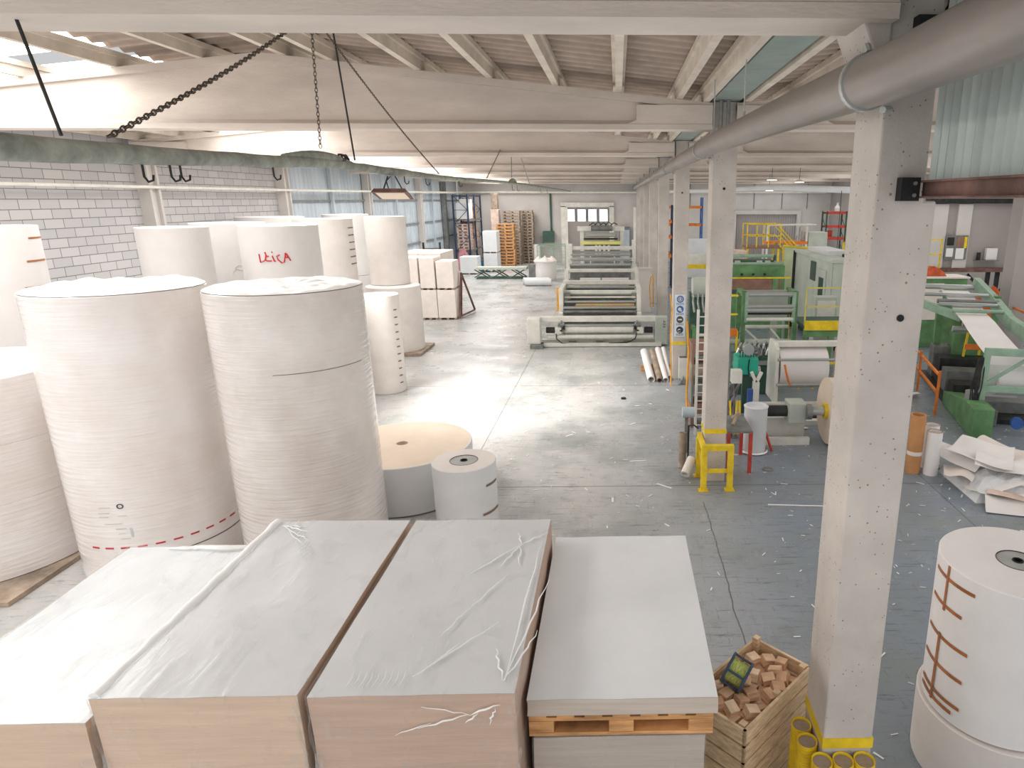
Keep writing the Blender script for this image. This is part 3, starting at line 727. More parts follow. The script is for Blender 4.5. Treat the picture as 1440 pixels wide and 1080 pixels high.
def stack(x0, x1, y0, y1, z0, z1, label, mtop, mside, seed, film=True, rz=0):
    cx, cy = (x0+x1)/2, (y0+y1)/2
    t = T('sheet_stack', label, 'paper stack', (cx, cy, z0), rz); w, d, h = (x1-x0)/2, (y1-y0)/2, z1-z0
    vs, fs = softbox(-w, w, -d, d, 0, h, seed=seed, amp=.0035)
    G().add(vs, fs[14*20:]).build('sheet_edges', mside, t, smooth=1)
    G().add([(x, y, z+.001) for x, y, z in vs[:15*21]], fs[:14*20]).build('top_sheet', mtop, t, smooth=1)
    if film:
        vs, fs = softbox(-w-.008, w+.008, -d-.008, d+.008, 0, h+.012, seed=seed+3, amp=.0035, nx=26, ny=36)
        G().add(vs, fs[:-1]).build('stretch_film', 'film', t, smooth=1)
    return t
def crease(t, pts, w, m='filmwhite'):
    """raised wrinkle of film lying on a face: thin tapered ridge"""
    n = len(pts); G().tube(pts, [max(.0012, w*math.sin(math.pi*(i+.3)/(n-.4))) for i in range(n)], 6).build('film_crease', m, t, smooth=1)
M['coolpaper'] = mat('cool_white_paper', '#dfe2e4', .5, var=.03)
s1 = stack(-3.86, -2.81, 2.92, 4.76, .144, 1.95, 'lower white topped sheet stack next to the foot of the huge reel', 'coolpaper', 'kraft', 11)
s2 = stack(-2.76, -1.69, 2.92, 4.88, .144, 2.10, 'film wrapped sheet stack with a bunched film ridge along one edge', 'papergrey', 'kraft', 12)
M['kraft3'] = mat('pinkish_sheet_edges', '#c9ab97', .75, var=.04, vscale=3, stretch=(.6, .6, 9), bump=.15, bscale=8)
s3 = stack(-1.635, -.555, 2.91, 4.87, .144, 2.10, 'film wrapped sheet stack with torn film creases next to the thin stack', 'papergrey', 'kraft3', 13)
for (x0, x1, y0, y1, l) in ((-3.86, -2.81, 2.94, 4.74, 'floor pallet under the lower white topped stack'), (-2.76, -1.69, 2.94, 4.86, 'floor pallet under the stack with the film ridge'), (-1.635, -.555, 2.93, 4.85, 'floor pallet under the stack with torn film')):
    pallet(x0, x1, y0, y1, 0, l)
s4b = stack(-.5, .49, 3.12, 4.93, .144, 1.615, 'lower sheet stack under the pallet of the thin stack', 'papergrey', 'kraft2', 14)
pallet(-.5, .49, 3.14, 4.93, 0, 'floor pallet under the doubled stacks')
pallet(-.52, .53, 3.10, 4.93, 1.645, 'orange brown pallet carrying the thin stack of sheets')
s4 = stack(-.525, .55, 3.09, 4.94, 1.792, 1.90, 'thin unwrapped stack of grey white sheets on a raised pallet', 'papergrey', 'kraft2', 15, film=False)
# film ridge along stack 2 and creases (local coordinates of each stack; tops at h)
h2 = 2.10-.144+.014
rnd = random.Random(5)
pts = [(-.515+.004*math.sin(i*1.7), -.97+1.94*i/26, h2-.016+.002*math.sin(i*2.3)) for i in range(27)]
G().tube(pts, [.032+.003*math.sin(i*1.3) for i in range(27)], 12).build('film_ridge', 'filmwhite', s2, smooth=1)
def fan(t, o, dirs, w=.006, z=None, n=9):
    for dx, dy, L in dirs:
        pts = [(o[0]+dx*L*i/(n-1)+.01*rnd.uniform(-1, 1), o[1]+dy*L*i/(n-1)+.01*rnd.uniform(-1, 1), (z if z is not None else o[2])+.0015) for i in range(n)]
        crease(t, pts, w)
fan(s2, (-.43, .88), ((.85, -.35, .3), (.75, -.6, .42), (.7, -.7, .52), (.9, -.1, .22)), .0045, h2)
for k in range(12):
    x = -.36+.03*k; y = .84-.045*k; crease(s2, [(x, y, h2), (x+.02, y+.06, h2+.003), (x+.015, y+.13, h2)], .003)
fan(s3, (.36, .55), ((-.3, -.95, .35), (-.6, -.8, .5), (.1, -1, .3), (.7, .7, .25), (-.2, .9, .2)), .006, h2)
fan(s3, (-.02, -.86), ((.62, .78, .62), (.55, .83, .35)), .004, h2)
fan(s3, (.15, -.25), ((.4, .9, .45), (-.4, -.9, .3)), .005, h2)
fan(s3, (.47, -.9), ((.15, 1, 1.0), (.3, .95, .45), (-.3, .9, .3), (.03, 1, 1.5)), .006, h2)
for k in range(9): x = -.36+.035*k; crease(s3, [(x, -.8, h2), (x+.01, -.87, h2+.002), (x, -.93, h2)], .0025)
yf = -.994
for (a, b, w) in (((.46, 1.9), (.3, 1.84), .006), ((.3, 1.84), (.02, 1.76), .005), ((.44, 1.88), (.4, 1.78), .006), ((.3, 1.84), (.05, 1.9), .003), ((.35, 1.85), (.27, 1.79), .005), ((.1, 1.79), (-.1, 1.72), .003)):
    crease(s3, [(a[0]+(b[0]-a[0])*i/6+.006*rnd.uniform(-1, 1), yf, a[1]+(b[1]-a[1])*i/6+.006*rnd.uniform(-1, 1)) for i in range(7)], w)
for (s, x) in ((s2, -.535), (s2, .53), (s3, -.54), (s3, .545)):
    crease(s, [(x+.012*math.sin(i*1.9), yf+.004, 1.955-.09*i) for i in range(9)], .009, 'film')
fan(s1, (.1, .87), ((1, .05, .4), (-1, .02, .3)), .02, 1.95-.144+.012)
crease(s1, [(-.12+.08*i, .87+.012*math.sin(i), 1.82) for i in range(9)], .03)

# ------------------------------------------------------------------ slatted crate of wood blocks
P2 = Vector((1.54, 4.46, 0)); P3 = Vector((.88, 3.80, 0))
u = (P2-P3); W = u.length; ang = math.atan2(u.y, u.x); Dp = .54; HC = 1.0
cr = T('slatted_crate', 'open slatted pine crate full of wood blocks beside the pitted column', 'crate', (P3.x, P3.y, 0), ang)
def wallslats(g, p, q, t=.022, z0=.12, n=6):
    hh = (HC-z0)/n
    for k in range(n): 
        z = z0+k*hh; X, l = G().frame(p, q)
        a = Vector(p); b = Vector(q); d = (b-a).normalized(); nn = Vector((-d.y, d.x, 0))*t
        g.add([a+Vector((0, 0, z)), b+Vector((0, 0, z)), b+nn+Vector((0, 0, z)), a+nn+Vector((0, 0, z)), a+Vector((0, 0, z+hh-.018)), b+Vector((0, 0, z+hh-.018)), b+nn+Vector((0, 0, z+hh-.018)), a+nn+Vector((0, 0, z+hh-.018))],
              [(0, 3, 2, 1), (4, 5, 6, 7), (0, 1, 5, 4), (1, 2, 6, 5), (2, 3, 7, 6), (3, 0, 4, 7)])
for (p, q) in (((0, 0, 0), (W, 0, 0)), ((W, 0, 0), (W, Dp, 0)), ((W, Dp, 0), (0, Dp, 0)), ((0, Dp, 0), (0, 0, 0))):
    g = G(); wallslats(g, p, q); g.build('slat_side', 'wood2', cr)
for (x, y) in ((.03, .03), (W-.07, .03), (W-.07, Dp-.07), (.03, Dp-.07), (W/2, .025)):
    G().box(x, x+.05, y, y+.05, .02, HC+(.03 if (x > .5 and y > .3) else -.01)).build('corner_post', 'wood2', cr)
G().box(.0, W, 0, Dp, .1, .125).build('crate_floor', 'wood2', cr)
g = G()
for x in (0, W/2-.05, W-.1): g.box(x, x+.1, 0, Dp, 0, .1)
g.build('skid', 'wood', cr)
X0 = Matrix.Translation((P3.x, P3.y, 0)) @ Matrix.Rotation(ang, 4, 'Z')
bm_ = G().box(-.045, .045, -.035, .035, -.03, .03); proto = None
wb = [mat('block_wood_%d' % i, c, .8, var=.15, vscale=9, stretch=(1, 1, 6)) for i, c in enumerate(('#e6bf9c', '#efd2b2', '#dab08e'))]
meshes = []
for i, mm in enumerate(wb):
    o = G().box(-.05, .05, -.042, .042, -.035, .035).build('wood_block', mm, bevel=.003); meshes.append(o)
cnt = 0
rnd = random.Random(21)
for lay, (z, nxx, nyy) in enumerate(((.87, 8, 5), (.945, 7, 4))):
    for i in range(nxx):
        for j in range(nyy):
            if lay == 1 and rnd.random() < .22: continue
            lx = .09+(W-.18)*(i+.5*(j % 2)*.6+.2*lay)/(nxx-.4); ly = .085+(Dp-.17)*(j+.2*rnd.uniform(-1, 1)+.15)/(nyy-.7)
            lx = min(max(lx, .085), W-.085); ly = min(max(ly, .085), Dp-.085)
            o = meshes[cnt % 3].copy(); COL.objects.link(o)
            o.location = X0 @ Vector((lx, ly, z+rnd.uniform(-.006, .006))); o.rotation_euler = (rnd.uniform(-.3, .3), rnd.uniform(-.3, .3), rnd.uniform(0, 3.1))
            o['label'] = 'small pale wood block heaped in the slatted crate'; o['category'] = 'wood block'; o['group'] = 'wood blocks in the slatted crate'; cnt += 1
for o in meshes: bpy.data.objects.remove(o)
# a full layer underneath so the heap rests on something
o = G().box(.06, W-.06, .06, Dp-.06, .128, .832, X0).build('wood_block_fill', wb[0]); o['kind'] = 'stuff'; o['label'] = 'packed wood blocks lower in the slatted crate'; o['category'] = 'wood blocks'
sp = T('strap_spool', 'navy and lime spool lying on the wood blocks in the crate', 'spool', tuple(X0 @ Vector((.36, .33, 1.08))), -.55)
sp.rotation_euler = (.5, .35, -.5)
for x in (-.075, .075):
    g = G().ring((x-.01, 0, 0), (x+.01, 0, 0), .125, .098, 24)
    for k in range(3): a = k*math.pi/3; g.bar((x, .11*math.cos(a), .11*math.sin(a)), (x, -.11*math.cos(a), -.11*math.sin(a)), .018)
    g.build('flange', 'spoolnavy', sp, smooth=1)
limem = mat('lime_cord', '#bfca72', .5, var=.3, vscale=30, stretch=(12, 1, 1))
G().cyl((-.064, 0, 0), (.064, 0, 0), .088, n=24).build('wound_cord', limem, sp, smooth=1)
for k in range(4): a = k*1.57+.5; G().cyl((-.08, .112*math.cos(a), .112*math.sin(a)), (.08, .112*math.cos(a), .112*math.sin(a)), .01, n=8).build('tie_rod', 'spoolnavy', sp, smooth=1)

# yellow ribbed column guards
def ribbed(x, y, label):
    prof = [(.001, 0)]; z = 0
    while z < .92: prof += [(.064, z), (.064, z+.008), (.0715, z+.012), (.0715, z+.02)]; z += .024
    prof += [(.068, .92), (.062, .922), (.062, .8)]
    t = T('ribbed_guard', label, 'column guard', (x, y, 0)); G().lathe(prof, 24).build('ribbed_tube', 'yellow', t, smooth=1)
    G().cyl((0, 0, .85), (0, 0, .915), .063, n=20).build('top_fill', 'oldwood', t)
    return t
for (x, y, l) in ((1.367, 3.595, 'front yellow ribbed guard tube at the column corner by the crate'), (1.512, 3.595, 'middle yellow ribbed guard tube on the column front'), (1.657, 3.595, 'outer yellow ribbed guard tube on the column front'),
                  (1.314, 3.77, 'yellow ribbed guard tube between the crate and the column'), (1.314, 3.92, 'yellow ribbed guard tube hidden behind the crate corner')):
    ribbed(x, y, l)

# yellow steel guard round the second column
t = T('column_guard', 'yellow square tube steel guard around the banded column', 'column guard', (1.6, 10.2, 0))
for (x, y) in ((-.22, -.27), (.21, -.27), (-.235, .32)):
    p = G().box(x-.045, x+.045, y-.045, y+.045, 0, .7).build('post', 'yellow', t); G().box(x-.08, x+.08, y-.07, y+.07, 0, .012).build('foot_plate', 'yellow', p)
G().box(-.265, .255, -.315, -.225, .7, .79).build('top_rail', 'yellow', t); G().box(-.265, -.195, -.225, .365, .7, .79).build('top_rail', 'yellow', t)
G().box(-.175, .165, -.29, -.25, .31, .37).build('middle_rail', 'yellow', t); G().bar((-.225, -.24, .3), (-.225, .3, .5), .035).build('side_brace', 'yellow', t)

# ------------------------------------------------------------------ safety signs on the third column
t = T('safety_sign', 'blue and white safety sign board with four round pictograms', 'sign', (1.6, 16.86, 0))
G().box(-.14, .14, -.012, 0, 1.15, 2.25).build('sign_board', mat('sign_white', '#d5dce2', .4, var=.02), t)
for k, (z, m) in enumerate(((2.13, 'blue'), (1.87, 'blue'), (1.6, 'darkink'), (1.33, 'navy'))):
    p = G().cyl((0, -.013, z), (0, -.02, z), .09, n=24).build('pictogram_disc', m, t)
    g = G()
    if k == 0: g.ring((0, -.021, z), (0, -.024, z), .06, .045, 20).box(-.02, .02, -.024, -.021, z-.03, z+.03)
    elif k == 1: g.cyl((-.01, -.021, z), (-.01, -.024, z), .045, n=16).box(.0, .05, -.024, -.021, z-.06, z-.02)
    elif k == 2: g.box(-.05, .05, -.024, -.021, z-.015, z+.02)
    else: g.cyl((-.015, -.021, z-.01), (-.015, -.024, z-.01), .04, n=16).box(-.04, .02, -.024, -.021, z-.06, z)
    g.build('pictogram', 'white', p)
    g = G()
    for r_ in range(2):
        for q in range(5): x = -.095+q*.04; g.box(x, x+.028, -.016, -.012, z-.115-r_*.03, z-.1-r_*.03)
    g.build('caption_lines', m if k < 2 else 'darkink', t)
t = T('waste_tube', 'white square plastic chute leaning on the column with safety signs', 'chute', (1.68, 16.6, 0))
G().box(-.11, .11, -.1, .1, .1, .66).build('chute_body', 'white', t); G().box(-.1, .1, -.09, .09, .65, .665).build('chute_opening', 'darkink', t)
g = G()
for k in range(6): g.bar((rnd.uniform(-.1, .1), -.12, rnd.uniform(.05, .25)), (rnd.uniform(-.15, .1), -.16-rnd.uniform(0, .2), .02), .04, .01)
g.build('torn_paper', 'grey', t)
# long tubes leaning by the white machine
for k, (x, y, xt, zt_, r) in enumerate(((.86, 16.6, .73, .43, .1), (1.08, 16.55, .96, .44, .08), (1.24, 16.6, 1.12, .5, .075), (1.36, 16.9, 1.28, .52, .06))):
    one(G().ring((x, y, r*.6), (xt, 18.3, zt_), r, r*.75, 18), 'paper_tube', 'paper' if k != 1 else 'oldwood', ['thick white tube outermost of the leaning tubes', 'brownish tube leaning second among the white tubes', 'long white tube third among the leaning tubes', 'thin white tube leaning against the sign column'][k], 'tube', smooth=1)
t = T('tube_cradle', 'low wood cradle under the leaning tubes', 'cradle', (1.05, 17.75, 0)); G().box(-.42, .4, -.05, .05, 0, .185).build('cradle_board', 'wood', t)
one(G().tube([(1.33, 16.6, 2.3), (1.36, 16.5, 1.9), (1.33, 16.4, 1.2), (1.35, 16.3, .5), (1.34, 16.2, .02)], .02, 6), 'yellow_hose', 'amber', 'orange yellow hose hanging down past the sign column', 'hose', smooth=1)

# ------------------------------------------------------------------ white coating machine in the centre
def roller(name, x0, x1, y, z, r, m, parent, shaft=.04, n=20):
    o = G().cyl((x0, y, z), (x1, y, z), r, n=n).build(name, m, parent, smooth=1)
    if shaft: G().cyl((x0-shaft, y, z), (x1+shaft, y, z), r*.4, n=10).build('shaft', 'grey', o, smooth=1)
    return o
t = T('coating_machine', 'large white paper coating machine with many rollers in the main hall', 'machine', (-.6, 21.3, 0))
for s, x in ((-1, -1.28), (1, 1.3)):
    G().box(x-.07, x+.07, .2, .5, 0, 1.0).build('side_frame', 'white', t, bevel=.01)
    G().box(x-.07, x+.07, .5, 3.2, .1, 1.75).build('side_frame', 'white', t, bevel=.01)
    G().bar((x, 3.2, .6), (x, 3.2, 2.0), .14).bar((x, 3.2, 2.0), (x*.95, 4.6, 2.1), .14).bar((x*.95, 4.6, 0), (x*.95, 4.6, 2.95), .14).build('rear_frame', 'white', t)
G().box(-2.3, -1.88, -.55, -.1, .12, .95).build('end_housing', 'white', t, bevel=.03)
G().box(-2.2, -1.8, -.7, -.2, 0, .12).build('end_foot', 'grey', t)
o = G().box(1.8, 2.2, -.35, 0, .05, .95).build('end_panel', 'ggrey', t, bevel=.02)
g = G()
for k in range(3): g.box(2.06, 2.13, -.356, -.35, .62+.085*k, .645+.085*k).box(2.06, 2.075, -.356, -.35, .62+.085*k, .68+.085*k)
g.build('vertical_lettering', 'brownpanel', o)
G().box(-1.9, 2.0, -.45, -.3, .02, .12).build('base_rail', 'white', t); G().box(-1.9, 1.9, .1, .25, .02, .14).build('base_rail', 'white', t)
for x in (-.9, 0, .9): G().box(x-.12, x+.12, -.3, .1, .03, .1).build('base_tie', 'grey', t)
G().box(-1.95, 1.85, -.22, .02, .78, .95).build('cross_beam', 'white', t, bevel=.02)
G().cyl((-1.7, -.25, .3), (1.75, -.25, .3), .07).build('floor_tube', 'white', t, smooth=1)
roller('roller', -1.15, 1.15, -.15, .52, .11, 'white', t); roller('roller', -1.15, 1.15, -.18, .67, .04, 'steel', t)
for s in (-1, 1):
    o = G().box(s*1.32-.1, s*1.32+.1, -.35, -.1, .42, .62).build('gearbox', 'white', t, bevel=.01); G().cyl((s*1.45, -.22, .52), (s*1.72, -.22, .52), .1, n=16).build('motor', 'dark', o, smooth=1)
for s in (-1, 1):
    for q in range(7): G().cyl((s*(1.12+.03*q), -.40+.05*(q % 3), .5+.09*((q*5) % 4)), (s*(1.12+.03*q), -.3+.05*(q % 3), .55+.09*((q*5) % 4)), .035+.01*(q % 3), n=10).build('fitting', ('grey', 'dark', 'steel')[q % 3], t, smooth=1)
for q in range(9): G().box(-1.15+.29*q, -1.11+.29*q, .42, .46, .93, 1.02).build('clamp', 'grey', t)
G().tube([(-1.4, -.3, .42), (-1.38, -.35, .25), (-1.2, -.4, .12), (-.9, -.42, .1)], .018, 6).tube([(1.2, -.3, .42), (1.15, -.35, .25), (.9, -.4, .14), (.3, -.4, .12)], .018, 6).build('cables', 'black', t)
for (y, z, r, m) in ((.45, 1.0, .05, 'grey'), (.55, 1.12, .05, 'steel'), (.8, 1.28, .045, 'steel'), (.9, 1.42, .03, 'white'), (1.2, 1.5, .05, 'white'), (1.4, 1.42, .04, 'steel'), (1.9, 1.62, .05, 'steel'), (2.2, 1.73, .07, 'white')):
    roller('roller', -1.2, 1.2, y, z, r, m, t)
mo = mat('orange_green_coating', '#b9846a', .4, var=.3, vscale=1.5, col2='#a9a56a')
roller('inked_roller', -.8, 1.15, .7, 1.17, .07, mo, t)
for (y0, z0, z1) in ((1.1, 1.5, 1.62), (2.0, 1.7, 1.85), (3.3, 2.0, 2.12), (4.5, 2.3, 2.42), (4.6, 2.72, 2.85)):
    G().box(-1.32, 1.3, y0, y0+.14, z0, z1).build('cross_beam', 'white', t, bevel=.01)
G().box(-.75, -.02, 2.5, 2.56, 1.6, 1.88).box(.03, 1.0, 2.5, 2.56, 1.6, 1.88).build('white_cover', 'paper', t)
for (y, z) in ((3.6, 2.25), (4.0, 2.4), (4.3, 2.55), (4.7, 2.62)): roller('roller', -1.15, 1.1, y, z, .045, 'steel', t)
G().box(-1.2, 1.1, 3.9, 3.95, 1.6, 2.2).build('grey_guard', 'grey', t); G().box(-1.2, 1.2, .9, .94, .2, 1.25).build('dark_backing', 'grey', t); G().box(-1.2, 1.2, 2.3, 2.34, .4, 1.6).build('dark_backing', 'grey', t)  # thin grey sheets behind the rollers are added backing that darkens the gaps
for (x, y) in ((-1.1, 1.0), (1.15, 1.0), (-1.05, 2.4), (1.1, 2.3), (-1.05, 4.2), (1.0, 4.2)): G().box(x-.09, x+.09, y-.1, y+.05, 1.35+.22*(y-1), 1.55+.22*(y-1)).build('bearing_block', 'grey', t)
# tall white posts and rear press frame
t2 = T('press_frame', 'tall white press frame with yellow tray behind the coating machine', 'machine', (-.9, 34.5, 0))
for x in (-1.68, 1.78): G().bar((x, 0, 0), (x, 0, 4.2), .13).build('post', 'white', t2)
for x in (-1.15, 1.15): G().bar((x, 4.5, 0), (x, 4.5, 3.1), .2).build('post', 'white', t2)
G().box(-1.4, 1.3, 4.3, 4.6, 2.85, 3.1).build('top_beam', 'white', t2)
G().cyl((-.6, 4.2, 3.0), (.6, 4.2, 3.0), .16, n=16).build('top_drum', 'grey', t2, smooth=1)
g = G()
for k in range(5): g.tube([(-.7+.3*k, 4.2, 3.15), (-.5+.3*k, 4.2, 3.3+.05*(k % 2)), (-.3+.3*k, 4.2, 3.2)], .03, 6)
g.build('hoses', 'dark', t2)
roller('roller', -.9, .8, 3.9, 2.65, .12, 'steel', t2); roller('roller', -1.0, .9, 3.9, 2.42, .05, 'dark', t2)
G().box(-1.15, 1.1, 3.4, 4.0, 2.15, 2.3).build('tray', mat('pale_yellow_tray', '#d2cf78', .5), t2)
G().box(-1.0, 1.0, 4.0, 4.3, .8, 2.1).build('lower_cover', 'grey', t2)
for x in (-.3, -.1, .15, .4): G().cyl((x, 3.6, 1.55), (x, 3.6, 2.1), .07, n=10).build('ink_can', 'board', t2, smooth=1)
G().box(-.65, .75, 3.0, 3.06, 1.6, 1.66).bar((-.62, 3.03, 0), (-.62, 3.03, 1.6), .05).bar((.72, 3.03, 0), (.72, 3.03, 1.6), .05).build('white_table', 'white', t2)
t3 = T('yellow_guard_post', 'orange yellow guard post beside the coating machine', 'guard post', (-2.55, 28.3, 0)); G().box(-.06, .06, -.1, .1, 0, .95).build('post', 'amber', t3); G().box(-.12, .12, -.14, .14, 0, .02).build('base_plate', 'amber', t3)
# low white wall and cabinets behind the machine
struct(G().box(.75, 1.4, 27.6, 27.75, 0, 1.8).box(.7, 1.42, 27.55, 27.8, 1.8, 1.86), 'wall_low', 'wallc', label='low white partition beside the column row', cat='wall')
t = T('electric_cabinet', 'grey blue electric cabinet on the far wall near the columns', 'cabinet', (.55, 50.6, 0)); G().box(-.4, .4, -.3, .3, 0, 2.6).build('cabinet_body', 'grey', t); G().box(-.35, .35, -.33, -.3, .3, 2.4).build('cabinet_door', 'bluesheet', t)
g = G()
for s in (-1, 1): g.tube([(1.3+.05*s, 25.2, .6), (1.28+.07*s, 25.15, 1.4), (1.3+.05*s, 25.1, 1.75), (1.33, 25.1, 1.85)], .022, 6)
one(g, 'yellow_hose_loop', 'amber', 'yellow air hose looped on the fourth column', 'hose', smooth=1)
one(G().box(.95, 1.2, 44.8, 45.1, 1.4, 2.0).box(1.0, 1.15, 44.9, 45.0, 0, 1.4), 'fire_box', 'white', 'small white box on a stand near the far columns', 'box')

# ------------------------------------------------------------------ cartons and goods at the rear of the main hall
def carton(x0, x1, y0, y1, z0, z1, label, m='board', lean=0, group=None):
    t = T('wrapped_carton', label, 'carton stack', ((x0+x1)/2, (y0+y1)/2, z0), lean, group); w, d = (x1-x0)/2, (y1-y0)/2
    g = G(); g.box(-w, w, -d, d, .07, z1-z0); g.build('carton_body', m, t, bevel=.02)
    g = G()
    for x in (-w, -.05, w-.1): g.box(x, x+.1, -d, d, 0, .07)
    g.build('skids', 'oldwood', t)
    return t
pos = ['next to the slim tall reel', 'middle of its row', 'at the row end']
for k, (x0, x1) in enumerate(((-8.5, -7.74), (-7.72, -7.1), (-7.08, -6.38))):
    carton(x0, x1, 26.0, 27.0, 0, 1.17, 'pale board stack on skids, lower layer, %s' % pos[k])
    carton(x0+.02, x1-.02, 26.02, 27.0, 1.17, 2.28 if k == 2 else 2.42, 'pale board stack on skids, upper layer, %s' % pos[k])
for k, (x0, x1) in enumerate(((-8.9, -8.05), (-8.03, -7.15))):
    carton(x0, x1, 27.2, 29.4, 0, 1.17, 'pale board stack in the second row, lower layer, %s' % pos[k])
    carton(x0, x1, 27.2, 29.4, 1.17, 2.5, 'pale board stack in the second row, upper layer, %s' % pos[k])
t = T('lifting_frame', 'brown A-shaped steel frame leaning by the pale board stacks', 'frame', (-6.3, 27.0, 0))
for a, b in (((0, -.9, .1), (.0, -.1, 1.75)), ((.0, -.1, 1.75), (.25, .9, .1)), ((0, -.9, .1), (.25, .9, .1)), ((.02, -.6, .1), (.02, -.1, 1.7))): G().bar(a, b, .06).build('frame_bar', 'rust', t)
def pallets(x, y, n, label, m, w=1.2, d=.8, rz=0, z0=0, group=None):
    g0 = one(far_pallet(w, d), 'pallet', m, label, 'pallet', group=group)
    for k in range(n):
        o = g0 if k == 0 else g0.copy()
        if k: COL.objects.link(o)
        o.location = (x+rnd.uniform(-.03, .03), y+rnd.uniform(-.02, .02), z0+k*.212); o.rotation_euler = (0, 0, rz+rnd.uniform(-.02, .02))
pallets(-7.75, 47.2, 14, 'bare wood pallet in the tall orange brown pallet tower', 'wood', group='pallets in the orange brown tower')
pallets(-7.6, 49.2, 18, 'weathered pallet in the grey pallet tower at the far wall', 'oldwood', group='pallets in the grey tower')
pallets(-6.6, 50.3, 18, 'weathered pallet in the slim rear tower by the far wall', 'oldwood', w=.8, d=.8, group='pallets in the slim rear tower')
def heap(x, y, z, sx, sy, sz, seed, n=10):
    r = random.Random(seed); vs = []; fs = []
    for j in range(n+1):
        for i in range(n+1):
            u_, v_ = i/n*2-1, j/n*2-1; e = max(0, 1-max(abs(u_), abs(v_))**3)
            vs.append((x+u_*sx, y+v_*sy, z+sz*e*r.uniform(.7, 1.05)))
    return G().add(vs, [(j*(n+1)+i, j*(n+1)+i+1, (j+1)*(n+1)+i+1, (j+1)*(n+1)+i) for j in range(n) for i in range(n)])
for (yy, gl) in ((46.9, 'front'), (48.9, 'second')):
    pallets(-10.5, yy, 8, 'pale pinkish pallet of the %s pile inside the navy rack' % gl, 'wpink', w=.8, d=1.2, z0=1.285, group='pallets of the %s pile in the navy rack' % gl)
pallets(-9.9, 37.5, 5, 'pale pallet in the low stack behind the board stacks', 'board', w=1.0, group='low stack of pale pallets')
t = T('pallet_rack', 'tall navy pallet rack loaded with pallets and wrapped goods', 'rack', (-10.5, 48.1, 0))
for y in (-2.15, 0, 2.15):
    for x in (-.48, .48): G().box(x-.05, x+.05, y-.05, y+.05, 0, 4.9).build('upright', 'navy', t)
    g = G()
    for k in range(5): g.bar((-.45 if k % 2 else .45, y, .3+k*.9), (.45 if k % 2 else -.45, y, 1.2+k*.9), .035)
    for k in range(6): g.bar((-.45, y, .3+k*.9), (.45, y, .3+k*.9), .03)
    g.build('bracing', 'navy', t)
for z in (1.15, 3.15, 4.75):
    for x in (-.48, .48): G().box(x-.03, x+.03, -2.1, 2.1, z, z+.12).build('shelf_beam', 'navy' if z > 4 else 'grey', t)
for z in (1.28, 3.27): G().box(-.44, .44, -2.1, 2.1, z-.03, z).build('shelf_deck', 'oldwood', t)
one(G().box(-10.85, -10.1, 46.1, 47.1, 3.29, 4.35), 'wrapped_goods', 'papergrey', 'white wrapped bundle on the upper shelf of the navy rack', 'bundle', bevel=.03)
one(G().box(-10.85, -10.1, 47.25, 47.9, 3.29, 4.6), 'wrapped_goods', 'paper', 'tall white wrapped goods deeper on the upper rack shelf', 'bundle', bevel=.03)
one(G().box(-10.8, -10.15, 48.45, 49.3, 3.29, 4.1), 'carton_box', 'wood', 'orange brown carton on the upper shelf of the navy rack', 'carton', bevel=.01)
one(heap(-10.5, 47.3, 3.03, .38, .8, .08, 1), 'pink_sheeting', 'pink', 'pink plastic sheeting over the pallets in the rack', 'plastic sheet')
one(heap(-9.35, 44.6, 0, .53, .55, 1.0, 2), 'blue_tarpaulin', 'bluetarp', 'crumpled blue tarpaulin heap before the navy rack', 'tarpaulin')
one(heap(-10.35, 45.2, 0, .4, .4, 1.45, 3), 'pink_bundle', 'pink', 'pink wrapped bundle beside the blue tarpaulin', 'bundle')
for (x0, x1, y0, y1, z0, z1, l) in ((-8.75, -7.85, 44.0, 45.2, 1.2, 2.6, 'white wrapped carton standing on top of another by the rack'), (-8.75, -7.85, 43.9, 45.2, 0, 1.19, 'white wrapped carton under the taller one by the rack'),
                                    (-9.95, -8.85, 42.4, 43.5, 0, 1.1, 'low white wrapped carton closest to the green lift table'), (-9.0, -8.45, 48.6, 49.4, 0, 3.9, 'tall pinkish wrapped column between rack and pallet towers')):
    carton(x0, x1, y0, y1, z0, z1, l, 'papergrey' if z1 < 3 else 'wpink')
one(G().box(-8.95, -8.5, 48.65, 49.3, 3.91, 5.0), 'stacked_bale', 'oldwood', 'brown bale on top of the tall pinkish column', 'bale', bevel=.03)
one(G().cyl((-5.9, 49.4, 0), (-5.9, 49.4, 1.4), .24, n=20), 'upright_roll', 'paper', 'small white roll standing by the far wall', 'roll', smooth=1)
# green lift table
t = T('lift_table', 'long low pale green roller lift table on the hall floor', 'lift table', (-6.95, 40.3, 0))
G().box(-1.5, 1.5, -.45, .45, .55, .68).build('table_top', 'ggrey', t)
for s in (-1, 1):
    for x in (-1.2, -.1, 1.0): G().bar((x-.4, s*.35, .08), (x+.4, s*.35, .55), .06).bar((x+.4, s*.35, .08), (x-.4, s*.35, .55), .06).build('scissor_leg', 'dgreen', t)
G().box(-1.5, 1.4, -.4, .4, 0, .08).build('base_frame', 'dgreen', t)
one(G().box(-5.35, -4.95, 40.2, 40.9, 0, .8).bar((-5.33, 40.5, .8), (-5.33, 40.5, 1.6), .04), 'control_box', 'grey', 'grey control box with a thin post at the lift table end', 'control box')
o = T('waste_sack', 'big open white waste sack full of paper scraps', 'sack', (-4.25, 39.4, 0))
G().lathe([(.55, 0), (.6, .1), (.62, .6), (.58, .95), (.66, 1.1), (.5, 1.12), (.3, 1.05), (.001, 1.1)], 20, wob=.05).build('sack_body', 'paper', o, smooth=1)
G().add(*[[(x, y, z+1.1) for x, y, z in crumple(.7, 6, 22, .05, .3, 9)[0]], crumple(.7, 6, 22, .05, .3, 9)[1]]).build('scrap_heap', 'board', o)
